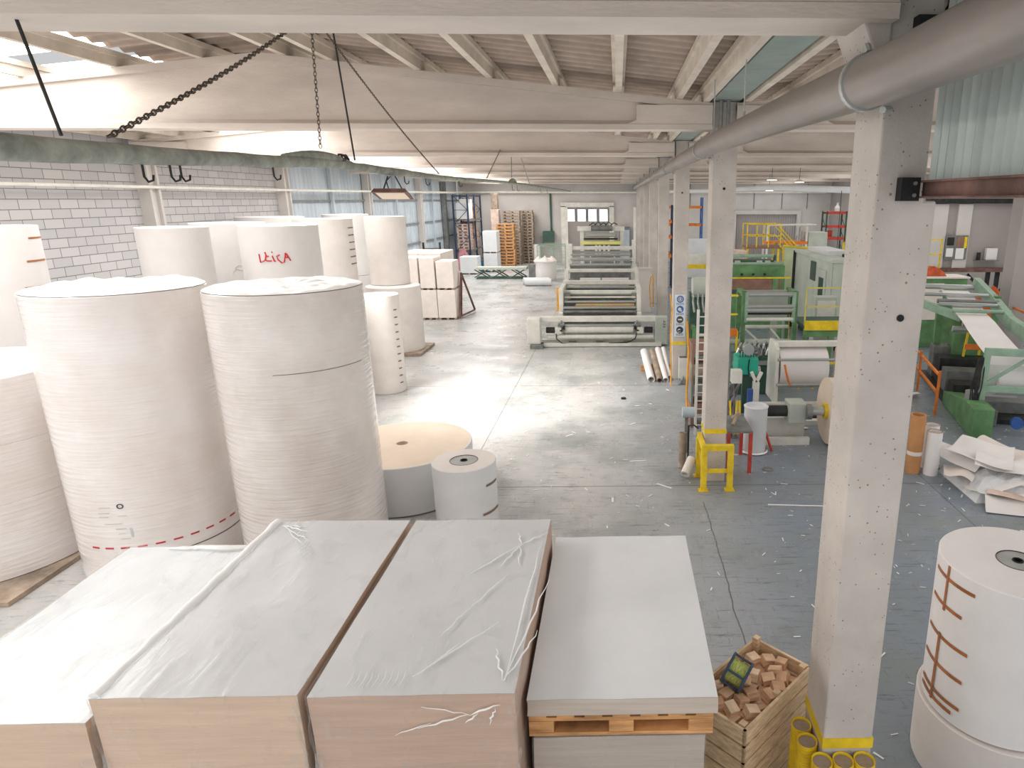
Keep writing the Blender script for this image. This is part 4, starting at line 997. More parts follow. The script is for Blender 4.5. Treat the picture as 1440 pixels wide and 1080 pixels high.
for k, (x, y, z) in enumerate(((-4.35, 36.6, .2), (-4.5, 37.1, .2))):
    one(G().cyl((x-.75, y, z), (x+.7, y, z), .2, n=20), 'plastic_roll', 'papergrey', ['white plastic film roll lying in front of the waste sack', 'second white film roll lying against the waste sack'][k], 'roll', smooth=1)
# green wall box and mesh cage
t = T('wall_box', 'dark green electric box on the far wall', 'electric box', (-5.15, 50.7, 1.5)); G().box(-.4, .4, -.3, .28, 0, .8).build('box_body', 'dgreen', t); G().box(-.62, -.42, -.1, .1, -.1, .4).build('switch', 'grey', t)
t = T('wire_cage', 'pale green wire mesh cage beside the tall press posts', 'cage', (-4.2, 43.5, 0))
for x in (-.9, 0, .9):
    for y in (-.8, .8): G().bar((x, y, 0), (x, y, 1.75), .05).build('post', 'lgreen', t)
G().bar((-.9, -.8, 1.75), (.9, -.8, 1.75), .05).bar((-.9, .8, 1.75), (.9, .8, 1.75), .05).bar((-.9, -.8, 1.75), (-.9, .8, 1.75), .05).bar((.9, -.8, 1.75), (.9, .8, 1.75), .05).build('top_frame', 'lgreen', t)
g = G()
for k in range(12): x = -.82+k*.15; g.bar((x, -.8, .1), (x, -.8, 1.72), .012)
for k in range(8): z = .2+k*.2; g.bar((-.9, -.8, z), (.9, -.8, z), .012)
g.build('mesh', 'lgreen', t)
# forklift seen above the board stacks
t = T('forklift', 'small orange and yellow forklift behind the pale board stacks', 'forklift', (-9.6, 35.0, 0), R(15))
G().box(-.45, .45, -.7, .6, .25, 1.1).build('chassis', 'orange', t, bevel=.05); G().box(-.42, .42, .3, .75, .4, 1.35).build('counterweight', 'yellow', t, bevel=.08)
for s in (-1, 1):
    for y in (-.45, .45): G().cyl((s*.5-.08*s, y, .27), (s*.5+.08*s, y, .27), .27, n=18).build('wheel', 'black', t, smooth=1)
    G().bar((s*.4, -.8, .1), (s*.4, -.8, 2.5), .1).build('mast', 'dark', t); G().bar((s*.4, -.5, 1.1), (s*.4, -.3, 2.1), .05).bar((s*.4, .5, 1.1), (s*.4, .4, 2.1), .05).build('guard_post', 'dark', t)
    G().box(s*.25-.05, s*.25+.05, -1.8, -.85, .08, .13).build('fork', 'dark', t)
G().box(-.45, .45, -.35, .45, 2.08, 2.14).build('roof', 'dark', t); G().box(-.25, .25, -.1, .35, 1.1, 1.65).build('seat', 'red', t, bevel=.05)

# ------------------------------------------------------------------ side hall machines
def rail(t, pts, posts, z0, h=1.0, m='yellow', w=.04):
    for f in (1.0, .5): 
        g = G()
        for a, b in zip(pts, pts[1:]): g.bar((a[0], a[1], a[2]+h*f), (b[0], b[1], b[2]+h*f), w)
        g.build('top_rail' if f == 1 else 'middle_rail', m, t)
    for p in posts: G().bar((p[0], p[1], p[2]), (p[0], p[1], p[2]+h), w).build('post', m, t)
# ladder shelf between columns
t = T('ladder_rack', 'narrow white ladder rack of rods between the two columns', 'rack', (1.75, 12.6, 0))
for x in (-.2, .2): G().bar((x, 0, 0), (x, 0, 2.55), .05).build('upright', 'white', t)
for k in range(14): G().bar((-.2, 0, .2+.17*k), (.2, 0, .2+.17*k), .02).build('rung', 'white', t)
one(G().tube([(1.42, 12.9, .02), (1.4, 13, .8), (1.44, 13.1, 1.6), (1.41, 13.3, 2.2)], .025, 6), 'orange_pole', 'amber', 'orange yellow pole standing beside the ladder rack', 'pole', smooth=1)
for k in range(4):
    one(G().box(1.5, 1.98, 13.0, 13.6, .3+.42*k, .52+.42*k).box(1.5, 1.54, 13.0, 13.6, 0 if k == 0 else .52+.42*(k-1), .3+.42*k).box(1.94, 1.98, 13.0, 13.6, 0 if k == 0 else .52+.42*(k-1), .3+.42*k), 'storage_shelf', ('brownpanel', 'grey', 'oldwood', 'brownpanel')[k], ['lowest brown shelf unit behind the ladder rack', 'grey shelf unit second up behind the ladder rack', 'third shelf unit up behind the ladder rack', 'topmost brown shelf unit behind the ladder rack'][k], 'shelf')
# bits by the guard
t = T('pump_stand', 'grey pump on a post beside the yellow column guard', 'pump', (1.28, 11.6, 0))
G().bar((-.02, 0, 0), (-.02, 0, .7), .06).build('post', 'grey', t); G().cyl((-.1, 0, .8), (.12, 0, .8), .1, n=14).build('pump_body', 'bluesheet', t, smooth=1); G().cyl((-.02, 0, .7), (-.02, 0, .85), .05, n=10).build('pump_neck', 'grey', t, smooth=1)
one(G().ring((1.12, 10.9, 0), (1.13, 11.0, .62), .07, .055, 16), 'grey_tube', 'oldwood', 'short grey tube standing beside the yellow column guard', 'tube', smooth=1)
one(G().ring((1.12, 10.35, .1), (1.26, 10.6, .28), .08, .05, 16), 'tube_offcut', 'paper2', 'white tube offcut lying against the yellow guard foot', 'tube', smooth=1)
one(G().bar((1.22, 10.85, 0), (1.22, 10.85, .8), .03).tube([(1.22, 10.85, .8), (1.3, 10.8, .83), (1.38, 10.75, .78)], .014, 6), 'hook_stand', 'dark', 'dark hooked rod beside the yellow guard', 'rod')
# work table with red legs
t = T('work_table', 'dark topped work table with red legs beside the banded column', 'table', (2.08, 11.05, 0))
G().box(-.22, .22, -.45, .45, .74, .77).build('table_top', 'grey', t)
for (x, y) in ((-.19, -.42), (.19, -.42), (.19, .42), (-.19, .42)): G().box(x-.03, x+.03, y-.03, y+.03, 0, .74).build('leg', 'red', t)
one(G().tube([(2.0, 10.9, .8), (2.1, 11.0, .95), (2.15, 11.2, .9), (2.05, 11.25, .8)], .03, 8), 'hose_coil', 'oldwood', 'brown hose coil on the red legged table', 'hose', smooth=1)
t = T('waste_bin', 'white drum bin wrapped in film beside the red trestle', 'bin', (2.56, 11.65, 0))
G().lathe([(.001, .0), (.2, .0), (.21, .05), (.215, .85), (.23, .9), (.2, .92), (.19, .86), (.001, .84)], 28).build('bin_body', 'papergrey', t, smooth=1)
G().lathe([(.24, .05), (.26, .02), (.22, .0)], 24).build('film_skirt', 'filmwhite', t, smooth=1)
t = T('trestle', 'red folding trestle behind the white drum bin', 'trestle', (2.75, 11.95, 0))
G().bar((-.08, 0, .72), (.15, -.3, 0), .035).bar((-.08, 0, .72), (.1, .3, 0), .035).build('trestle_leg', 'red', t); G().bar((-.14, 0, .72), (.05, 0, .72), .04).build('trestle_top', 'red', t)
one(G().lathe([(.001, 0), (.09, 0), (.09, .02), (.06, .03), (.001, .035)], 20), 'floor_plate', 'grey', 'round grey cap lying on the floor by the bin', 'cap', loc=(2.62, 10.75, 0))
# teal tank & stand
t = T('pump_tank', 'bright teal tank unit with valves beside the white roll unwinder', 'tank', (2.79, 14.0, 0))
G().box(-.22, .22, -.3, .3, .95, 1.3).build('tank', 'teal', t, bevel=.01); G().bar((0, 0, 0), (0, 0, .95), .12).build('leg', 'dgreen', t)
g = G()
for k in range(6): g.tube([(-.15+.06*k, -.1, 1.3), (-.15+.06*k, -.12, 1.45+.05*(k % 2)), (-.05+.05*k, .1, 1.4)], .02, 6)
g.build('valve_pipes', 'grey', t, smooth=1)
G().cyl((.0, -.2, 1.5), (.0, -.3, 1.5), .12, n=16).build('fan_disc', 'steel', t, smooth=1); G().tube([(.02, -.31, 1.3), (.0, -.33, 1.1), (.03, -.31, .95)], .012, 6).build('cable', 'black', t)
t = T('y_stand', 'pale Y-shaped stand with a blue panel below the teal tank', 'stand', (2.74, 12.6, 0))
G().bar((0, 0, 0), (0, 0, 1.1), .12).bar((0, 0, 1.08), (.1, 0, 1.3), .06).bar((0, 0, 1.08), (-.1, 0, 1.3), .06).build('stand_post', 'white', t); G().box(-.16, -.07, -.05, .05, .2, .95).build('blue_panel', 'blue', t)
t = T('valve_cluster', 'tangle of grey valves and yellow hoses beside the banded column', 'valves', (2.2, 12.4, 0))
g = G()
for k in range(9): g.tube([(rnd.uniform(-.2, .15), rnd.uniform(-.2, .2), .02), (rnd.uniform(-.2, .2), rnd.uniform(-.2, .2), .6), (rnd.uniform(-.2, .2), rnd.uniform(-.2, .2), 1.15)], .022, 6)
g.build('pipes', 'grey', t, smooth=1)
g = G()
for k in range(3): g.tube([(rnd.uniform(-.1, .2), -.2, .15), (rnd.uniform(-.1, .2), -.25, .5), (rnd.uniform(-.1, .2), -.1, .8)], .025, 6)
g.build('yellow_hoses', 'yellow', t, smooth=1); G().box(.0, .2, -.1, .1, 1.15, 1.4).build('white_box', 'white', t)
# white unwinder with paper roll
t = T('roll_unwinder', 'white unwinder stand holding a white roll behind the pitted column', 'unwinder', (4.0, 14.0, 0))
G().prism([(-.35, .3), (-.28, 1.5), (-.15, 1.62), (.35, 1.62), (.45, 1.4), (.5, .3)], -.62, -.54, 'X').build('side_plate', 'white', t, bevel=.01)
G().prism([(-.35, .3), (-.28, 1.5), (-.15, 1.62), (.35, 1.62), (.45, 1.4), (.5, .3)], 1.0, 1.08, 'X').build('side_plate', 'white', t, bevel=.01)
G().cyl((-.5, .15, 1.02), (.55, .15, 1.02), .47, n=40).build('paper_roll', 'paper', t, smooth=1)
for (y, z) in ((-.4, 1.3), (-.4, .75)): G().cyl((-.6, y, z), (1.05, y, z), .03, n=10).build('guide_bar', 'steel', t, smooth=1)
G().box(-.55, 1.0, -.1, .1, 1.52, 1.62).build('top_beam', 'white', t)
G().box(-.95, 1.1, -.5, -.35, .1, .36).build('base_beam', 'white', t); G().box(-.95, 1.1, -.9, -.75, .0, .1).build('base_beam', 'white', t); G().box(-.95, 1.1, -.75, .4, 0, .03).build('drip_pan', 'dark', t)
G().tube([(-.45, -.42, 1.2), (-.42, -.45, 1.05), (-.36, -.45, .85), (-.3, -.42, .75)], .022, 8).build('orange_grip', 'orange', t, smooth=1)
t = T('drive_unit', 'green drive unit with tangled silver hoses behind the teal tank', 'machine', (3.35, 15.7, 0))
G().box(-.55, .5, -.3, .3, .0, .95).build('unit_body', 'dgreen', t, bevel=.02); G().box(-.6, .55, -.35, -.3, .75, .85).build('steel_rail', 'steel', t)
for k in range(8): G().tube([(-.5+.12*k, -.25, .96), (-.45+.12*k, -.2, 1.12+.06*(k % 3)), (-.35+.12*k, .0, 1.2+.05*(k % 2)), (-.2+.11*k, .15, 1.0)], .038, 8).build('silver_hose', 'steel', t, smooth=1)
G().ring((-.12, -.36, 1.05), (-.12, -.3, 1.05), .17, .13, 24).build('wheel_rim', 'grey', t, smooth=1)
for k in range(3): a = k*math.pi/3; G().bar((-.12+.15*math.cos(a), -.33, 1.05+.15*math.sin(a)), (-.12-.15*math.cos(a), -.33, 1.05-.15*math.sin(a)), .025).build('wheel_spoke', 'steel', t)
t = T('steel_hub', 'silver drum hub beside the white unwinder side plate', 'hub', (3.16, 14.75, 0))
G().cyl((-.1, 0, .75), (.12, 0, .75), .13, n=20).build('hub_drum', 'steel', t, smooth=1); G().bar((0, 0, 0), (0, 0, .68), .07).build('hub_post', 'dgreen', t); G().cyl((-.14, 0, .75), (-.1, 0, .75), .06, n=14).build('hub_cap', 'white', t, smooth=1)
# horizontal roll on chuck
t = T('chucked_roll', 'big pale roll held on a yellow chuck beside the pitted column', 'roll', (4.0, 12.0, .68))
G().cyl((0, 0, 0), (1.0, 0, 0), .64, n=48).build('paper_body', 'paperend', t, smooth=1)
G().ring((-.06, 0, 0), (0, 0, 0), .15, .1, 24).build('chuck_ring', 'yellow', t, smooth=1); G().cyl((-.3, 0, 0), (0, 0, 0), .09, n=18).build('chuck_shaft', 'steel', t, smooth=1)
t = T('drive_gearbox', 'grey drive gearbox turning the big chucked roll', 'gearbox', (3.5, 12.2, 0))
G().box(-.22, .12, -.2, .2, .42, .82).build('gearbox_body', 'ggrey', t, bevel=.015); G().cyl((.1, -.2, .66), (.2, -.2, .66), .15, n=20).build('flange', 'grey', t, smooth=1)
G().cyl((-.9, 0, .62), (-.22, 0, .62), .11, n=16).build('motor', 'dark', t, smooth=1)
G().box(-.95, .2, -.25, -.15, .0, .14).box(-.95, .2, .15, .25, .0, .42).build('base_rail', 'white', t)
# green roller stand
def frame_machine(name, label, x, y, w, d, zs, top, m, rz=0):
    t = T(name, label, 'machine', (x, y, 0), rz)
    for sx in (-1, 1):
        for yy in (-d/2, d/2): G().bar((sx*w/2, yy, 0), (sx*w/2, yy, top), .1).build('post', m, t)
        G().bar((sx*w/2, -d/2, top-.05), (sx*w/2, d/2, top-.05), .1).build('side_rail', m, t)
    for (yy, z, r, mm) in zs: roller('roller', -w/2+.06, w/2-.06, yy, z, r, mm, t, 0)
    return t
t = frame_machine('roller_stand', 'green framed stand of shiny steel rollers beside the banded column', 3.95, 17.4, 1.35, .8, ((-.4, 2.22, .06, 'steel'), (-.45, 1.92, .05, 'steel'), (-.42, 1.82, .07, 'steel'), (-.4, 1.72, .03, 'dark'), (-.45, 1.58, .05, 'white'), (.3, 2.2, .05, 'steel'), (0, 1.3, .05, 'white')), 2.3, 'green')
G().box(-.6, .6, .1, .14, 1.5, 2.15).build('back_panel', 'ggrey', t)
for s in (-1, 1): G().box(s*.62-.04, s*.62+.04, -.48, -.38, 1.5, 2.28).build('bearing_plate', 'lgreen', t)
G().cyl((-1.1, -.3, .95), (.8, -.3, .95), .08, n=12).build('lower_tube', 'ggrey', t, smooth=1); G().bar((-.6, -.2, 1.3), (-.2, -.2, .95), .05).bar((.1, -.2, 1.3), (.4, -.2, .95), .05).build('brace', 'white', t)
t = T('coater_deck', 'green and teal coater head with a red brown panel and bolts', 'machine', (4.25, 20.3, 0))
G().box(-.85, .85, -.1, .25, 2.28, 2.66).build('head_beam', 'green', t, bevel=.02); G().box(-.8, .7, -.28, -.12, 1.95, 2.26).build('red_panel', 'brownpanel', t)
for x in (-.8, .8): G().bar((x, 0, 0), (x, 0, 2.3), .14).build('leg', 'green', t)
G().box(.45, .62, -.3, -.1, 1.95, 2.3).build('green_plate', 'green', t)
for k in range(3): G().box(-.5+.35*k, -.44+.35*k, -.14, -.1, 2.36, 2.42).build('bolt', 'dark', t)
roller('roller', -.8, .8, -.1, 2.72, .035, 'lgreen', t, 0)
t = T('yellow_rail', 'low yellow pipe rail around the red brown panel', 'railing', (4.2, 19.6, 0)); rail(t, ((-.85, 0, 1.35), (.95, 0, 1.35)), ((-.85, 0, 0), (.95, 0, 0)), 0); 
for s in (-.85, .95): G().bar((s, 0, 0), (s, 0, 1.4), .05).build('leg', 'yellow', t)
t = T('dark_coater', 'dark teal coater unit with a pale roller behind the green head', 'machine', (4.9, 24.5, 0))
G().box(-1.0, .8, -.3, .5, 1.2, 2.45).build('unit_body', 'dgreen', t, bevel=.03); G().box(-1.0, .8, -.2, .5, 0, 1.2).build('lower_body', 'green', t)
roller('roller', -.8, .75, -.35, 2.62, .06, 'lgreen', t, 0)
for x in (-.85, -.55, .25, .55): G().box(x-.1, x+.1, -.36, -.3, 2.2, 2.45).build('bearing_block', 'ggrey', t)
G().bar((-.95, -.3, 2.45), (-.95, -.3, 2.65), .08).bar((.8, -.3, 2.45), (.8, -.3, 2.65), .08).build('roller_bracket', 'dgreen', t)
# machine parts left of second column (seen between the columns)
t = T('pipe_press', 'grey green press drum with hanging pipes between the two columns', 'machine', (2.55, 19.5, 0))
G().cyl((-.35, 0, 2.1), (.35, 0, 2.1), .3, n=24).build('drum', 'ggrey', t, smooth=1); G().box(-.4, .4, .1, .5, 0, 1.9).build('base', 'dgreen', t)
for k in range(5): G().tube([(-.35+.14*k, -.2, 1.95), (-.35+.14*k, -.32, 1.7), (-.3+.14*k, -.3, 1.4)], .035, 8).build('pipe', 'steel', t, smooth=1)
t = frame_machine('stacked_rollers', 'low green frame of rods between the columns', 2.35, 17.0, .75, .5, ((-.25, 1.0, .03, 'white'), (-.25, .8, .03, 'lgreen'), (-.25, 1.2, .03, 'white'), (-.25, .6, .03, 'steel'), (-.25, .4, .03, 'white')), 1.4, 'green')
t = T('yellow_gantry', 'yellow box gantry with white covers between the columns', 'gantry', (3.3, 26.5, 0))
G().box(-.7, .6, -.2, .2, 1.95, 2.1).build('beam', 'yellow', t); G().box(-.6, .4, -.1, .3, 2.1, 2.5).build('white_cover', 'white', t)
for x in (-.65, .55): G().bar((x, 0, 0), (x, 0, 2.8), .09).build('post', 'yellow', t)
# green cabin
t = T('machine_cabin', 'grey green machine cabin with a window and a narrow door', 'cabin', (6.5, 20, 0))
G().box(0, 1.9, 0, 4.3, .25, 2.74).build('cabin_body', 'ggrey', t, bevel=.01); G().box(-.05, 1.95, -.05, 4.35, 2.74, 2.84).build('cabin_roof', 'ggrey', t, bevel=.01)
G().box(.2, 1.7, .2, 4.1, 0, .25).build('plinth', 'dark', t)
G().box(-.02, 0, 1.7, 2.3, 2.0, 2.62).build('window', 'glass', t)
d = G().box(-.03, 0, .55, 1.4, .35, 2.45).build('door', 'ggrey', t); G().box(-.045, -.03, .75, 1.2, 1.2, 2.2).build('door_pane', 'glass', d); G().box(-.06, -.03, 1.28, 1.33, 1.2, 1.45).build('handle', 'dark', d)
G().box(.3, 1.0, 1.5, 3.8, 2.84, 2.98).build('roof_hatch', 'papergrey', t); G().cyl((.9, 1.0, 2.84), (.9, 1.0, 2.92), .3, n=20).build('roof_fan', 'dark', t, smooth=1)
G().bar((-.04, 0, 0), (-.04, 0, 2.74), .05).build('corner_trim', 'ggrey', t); G().bar((-.04, 4.3, 0), (-.04, 4.3, 2.8), .09).build('corner_trim', 'dark', t)
t = T('grey_cabinet', 'small grey control cabinet before the green cabin', 'cabinet', (5.75, 18.2, 0)); G().box(-.3, .3, -.2, .2, 0, 2.0).build('cabinet_body', 'ggrey', t, bevel=.01); G().box(-.25, .25, -.22, -.2, 1.2, 1.9).build('cabinet_door', 'white', t)
# yellow edged platform
t = T('machine_platform', 'yellow edged green work platform before the cabin', 'platform', (5.6, 16.9, 0))
G().box(-.85, 1.4, -.4, .9, 1.42, 1.5).build('deck', 'dgreen', t); G().box(-.85, 1.4, -.46, -.4, 1.38, 1.62).build('edge_plate', 'yellow', t); G().box(-.85, 1.4, -.4, -.3, 1.2, 1.4).build('girder', 'green', t)
for x in (-.8, -.15, 1.3): G().bar((x, -.35, 0), (x, -.35, 1.3), .09).build('leg', 'green' if x < 0 else 'yellow', t)
rail(t, ((-.85, -.4, 1.5), (1.4, -.4, 1.5)), ((-.85, -.4, 1.5), (.5, -.4, 1.5), (1.35, -.4, 1.5)), 0, .95, 'paleyellow', .035)
t = T('floor_rail', 'yellow and green floor railing below the work platform', 'railing', (5.1, 15.9, 0)); rail(t, ((-.55, 0, .15), (1.5, 0, .15)), ((-.55, 0, 0), (-.2, 0, 0), (.6, 0, 0), (1.45, 0, 0)), 0, 1.0, 'yellow', .05)
one(G().box(5.56, 6.0, 16.05, 16.45, 0, .95), 'pink_drum', 'wpink', 'pinkish board box under the work platform', 'box', bevel=.03)
t = T('deck_rail', 'yellow deck railing at the banded column side of the green stand', 'railing', (2.75, 16.6, 0)); rail(t, ((-.35, 0, 1.3), (.3, 0, 1.3)), ((.3, 0, 0), (-.3, 0, 0)), 0, .95); G().bar((.3, 0, 0), (.3, 0, 1.35), .05).build('leg', 'yellow', t); G().box(-.35, .3, -.03, .05, 1.2, 1.4).build('kick_plate', 'orange', t)
# yellow stairs and white slatted frame
t = T('yellow_stairs', 'yellow railed stairs and walkway above the dark coater', 'stairs', (6.9, 28.5, 0))
g = G()
for k in range(9): g.box(-.1+.17*k, .12+.17*k, -.4, .4, 2.75-.19*k, 2.79-.19*k)
g.build('treads', 'grey', t)
for y in (-.42, .42): G().bar((-.15, y, 2.8), (1.5, y, 1.1), .1, .05).build('stringer', 'yellow', t); G().bar((-.15, y, 3.5), (1.5, y, 1.8), .045).bar((-.15, y, 3.15), (1.5, y, 1.45), .035).build('stair_rail', 'yellow', t)
G().box(-1.5, -.1, -.5, .5, 2.6, 2.7).build('landing', 'brownpanel', t)
rail(t, ((-1.5, -.5, 2.65), (-.1, -.5, 2.65)), ((-1.5, -.5, 2.65), (-1.1, -.5, 2.65), (-.6, -.5, 2.65), (-.1, -.5, 2.65)), 0, .95); rail(t, ((-1.5, .5, 2.65), (-.1, .5, 2.65)), ((-1.5, .5, 2.65), (-.6, .5, 2.65)), 0, .95)
for (x, y) in ((-1.45, -.45), (-1.45, .45), (-.15, -.45), (-.15, .45), (1.4, -.4), (.5, -.4)): G().bar((x, y, 0), (x, y, 2.6 if x < 0 else (1.2 if x > 1 else 2.0)), .08).build('leg', 'yellow', t)
one(G().box(4.35, 5.33, 27.5, 28.5, 2.2, 2.55).box(4.45, 4.6, 27.6, 28.4, 0, 2.2).box(5.1, 5.25, 27.6, 28.4, 0, 2.2), 'wrapped_shelf', 'wpink', 'white topped pinkish shelf unit beside the yellow stairs', 'shelf')
t = T('slatted_canopy', 'white slatted frame full of hanging hooks behind the stairs', 'frame', (8.0, 32.0, 0))
for (x, y) in ((-.95, -.4), (.9, -.4), (-.95, .4), (.9, .4)): G().bar((x, y, 0), (x, y, 3.4), .08).build('post', 'white', t)
for k in range(6): G().bar((-1.0+.1*k, -.5+.2*k, 3.42), (1.3, -.5+.2*k, 3.45), .09, .04).build('top_slat', 'white', t)
g = G()
for k in range(16): g.bar((-.85+.115*k, -.42, 2.75), (-.83+.115*k, -.42, 3.35-.2*(k % 3)), .03)
g.build('hooks', 'grey', t); G().box(-1.0, .95, -.45, .45, 2.55, 2.68).build('floor_deck', 'orange', t)
one(G().box(9.0, 9.9, 31.6, 32.6, 0, 3.1), 'storage_tank', 'ggrey', 'plain grey green cabinet behind the white slatted frame', 'cabinet', bevel=.03)
t = T('pale_screen', 'pale yellow green screen panel with a yellow frame before the stairs', 'screen', (6.9, 25.6, 0)); G().box(-.55, .55, -.02, .02, .3, 2.85).build('panel', 'palegreen', t); G().bar((-.55, -.03, 2.9), (.6, -.03, 2.75), .06).bar((.58, -.03, 0), (.58, -.03, 2.85), .06).bar((-.55, -.03, 0), (-.55, -.03, 2.9), .05).build('frame', 'yellow', t)
t = T('upper_rail', 'yellow railing on top behind the green cabin', 'railing', (9.1, 25.4, 0)); rail(t, ((-.5, 0, 2.3), (1.6, 0, 2.3)), ((-.5, 0, 2.3), (.3, 0, 2.3), (1.1, 0, 2.3), (1.6, 0, 2.3)), 0, .7, 'yellow', .07); 
for x in (-.5, 1.6): G().bar((x, 0, 0), (x, 0, 2.35), .07).build('leg', 'yellow', t)
# racks
def rack(name, label, x, y, w, top, levels, mu, ml, d=.8):
    t = T(name, label, 'rack', (x, y, 0))
    for sx in (-1, 1):
        for sy in (-1, 1): G().bar((sx*w/2, sy*d/2, 0), (sx*w/2, sy*d/2, top), .08).build('upright', mu, t)
        g = G()
        for k in range(int(top/.7)): g.bar((sx*w/2, -d/2, .2+.7*k), (sx*w/2, d/2, .8+.7*k), .03)
        g.build('bracing', mu, t)
    for z in levels:
        G().box(-w/2, w/2, -d/2-.04, -d/2+.02, z, z+.14).build('shelf_beam', ml, t); G().box(-w/2, w/2, d/2-.02, d/2+.04, z, z+.14).build('shelf_beam', ml, t); G().box(-w/2, w/2, -d/2, d/2, z+.11, z+.14).build('shelf_deck', 'oldwood', t)
    return t
rack('storage_rack', 'tall navy and orange rack seen between the columns', 4.1, 42, 2.2, 4.7, (1.3, 3.0, 4.05), 'blue', 'orange')
one(G().box(3.4, 4.3, 41.7, 42.3, 3.15, 3.5), 'carton_box', 'wood', 'brown carton on the navy and orange rack', 'carton', bevel=.01)
rack('storage_rack', 'small black rack with bright red shelves by the far corner', 12.2, 38, 1.1, 3.95, (2.4, 3.05, 3.8), 'dgreen', 'red')
one(G().lathe([(.001, 0), (.14, 0), (.16, .2), (.05, .35), (.05, .45), (.001, .46)], 14), 'plastic_jug', 'paper', 'white plastic jug on top of the red shelf rack', 'jug', loc=(12.3, 37.9, 3.945), smooth=1)
one(G().cyl((12.0, 38, 2.545), (12.0, 38, 2.9), .14, n=14), 'paint_can', 'red', 'red can on the middle shelf of the red rack', 'can', smooth=1)
t = rack('storage_rack', 'narrow navy rack with orange beams behind the safety sign column', 2.5, 36, .8, 4.3, (1.6, 2.6, 3.4), 'navy', 'orange')
one(G().box(3.9, 6.2, 40.2, 40.9, 0, 2.3), 'white_crate_row', 'papergrey', 'long white wrapped crate below the navy and orange rack', 'crate', bevel=.03)

# ------------------------------------------------------------------ green web machine at the right
t = T('web_machine', 'large green converting machine with a white paper web over rollers', 'machine', (7.5, 12.9, 0), -.235)
U = 1.25
def gb(name, m, *segs, w=.1, h=None):
    g = G()
    for a, b in segs: g.bar(a, b, w, h)
    return g.build(name, m, t)
gb('front_post', 'lgreen', ((0, 0, 0), (0, 0, 1.62)), w=.11); gb('front_post', 'lgreen', ((U, 0, 0), (U, 0, 1.62)), w=.11)
gb('front_beam', 'lgreen', ((-.05, 0, 1.62), (U+.1, 0, 1.62)), w=.12, h=.14); gb('front_beam', 'lgreen', ((-.05, 0, .85), (U+.1, 0, .85)), w=.1, h=.12)
gb('brace', 'lgreen', ((.05, 0, .95), (.75, 0, 1.5)), ((.75, 0, 1.5), (1.25, 0, .95)), w=.06)
gb('rear_post', 'green', ((0, 4.2, 0), (-.05, 4.2, 1.9)), w=.16); gb('rear_post', 'green', ((U+.05, 4.2, 0), (U+.05, 4.2, 2.2)), w=.14)
gb('side_arm', 'lgreen', ((-.7, 4.0, 2.05), (.3, 3.4, 1.75)), w=.14, h=.2)
gb('side_beam', 'lgreen', ((U, 0, 1.62), (U, 2.8, 1.75)), ((U, 2.8, 1.75), (U+.02, 4.4, 2.05)), ((U+.02, 4.4, 2.05), (U-.2, 5.4, 2.4)), w=.16, h=.3)
G().prism([(0, 0), (2.4, 0), (2.4, .3), (.6, .62), (0, .62)], -.75, -.35, 'X', Matrix.Translation((0.42, -.75, 0))).build('foot_block', 'green', t, bevel=.02)
g = G().box(-.3, U, .3, 4.5, .0, .1).build('machine_bed', 'dark', t)
for k in range(5): G().box(-.15, U-.1, .8+.75*k, 1.3+.75*k, .1, .35+.14*k).build('step_cover', 'dark' if k % 2 else 'grey', t, bevel=.01)
G().box(.25, U, 3.6, 4.2, .6, 1.3).build('green_housing', 'green', t)
gb('orange_beam', 'orange', ((.35, 3.0, 1.1), (1.1, 3.0, 1.1)), w=.12); gb('yellow_rod', 'yellow', ((.35, 3.0, .85), (.4, 3.0, 1.5)), ((.7, 3.0, .9), (.72, 3.0, 1.4)), w=.05)
for (v, z, r, m, a, b) in ((5.3, 2.28, .07, 'steel', -.5, U-.1), (5.0, 2.12, .05, 'ggrey', -.5, U), (4.5, 2.17, .05, 'steel', -.4, U), (3.9, 2.08, .06, 'grey', -.2, U), (3.7, 2.03, .05, 'steel', -.2, U), (3.2, 1.95, .05, 'lgreen', 0, U+.1), (2.9, 1.55, .07, 'steel', 0, .55)):
    G().cyl((a, v, z), (b, v, z), r, n=18).build('roller', m, t, smooth=1)
# paper web as a ribbon following rollers
path = [(5.6, 2.1), (5.2, 2.2), (4.5, 2.1), (3.9, 2.0), (3.3, 1.87), (2.6, 1.8), (1.8, 1.66), (1.0, 1.55), (.35, 1.48), (.25, 1.3), (.3, .9), (.5, .55)]
vs = []; 
for v, z in path: vs += [(.06+.02*v, v, z), (.84+.0*v, v, z), (.84, v, z-.004), (.06+.02*v, v, z-.004)]
fs = []
for i in range(len(path)-1):
    for k in range(4): fs.append((i*4+k, i*4+(k+1) % 4, i*4+4+(k+1) % 4, i*4+4+k))
G().add(vs, fs).build('paper_web', 'paper', t, smooth=1)
G().cyl((U-.45, .05, 1.78), (U+.35, .05, 1.78), .08, n=20).build('front_roller', 'steel', t, smooth=1); G().box(U-.48, U-.38, -.05, .1, 1.66, 1.85).build('roller_bearing', 'grey', t)
G().cyl((.35, .55, .95), (1.1, .55, .95), .36, n=30).build('paper_roll', 'paper', t, smooth=1)
G().box(.1, .4, .1, .6, .0, .35).build('motor_box', 'grey', t, bevel=.02); G().cyl((-.15, .1, .35), (-.15, .1, .75), .14, n=16).build('dust_can', 'steel', t, smooth=1)
g = G()
for k in range(10): g.tube([(-.05+rnd.uniform(-.12, .05), -.02, 1.5), (-.15+rnd.uniform(-.1, .1), -.1, .9), (-.1+rnd.uniform(-.15, .1), -.1, .3)], .015, 5)
g.build('cables', 'dark', t)
G().cyl((.62, -.4, .25), (.62, -.3, .25), .12, n=16).build('blue_fan', 'blue', t, smooth=1)
t = T('orange_rail', 'orange railing along the outer side of the green web machine', 'railing', (9.85, 14.2, 0), -.235)
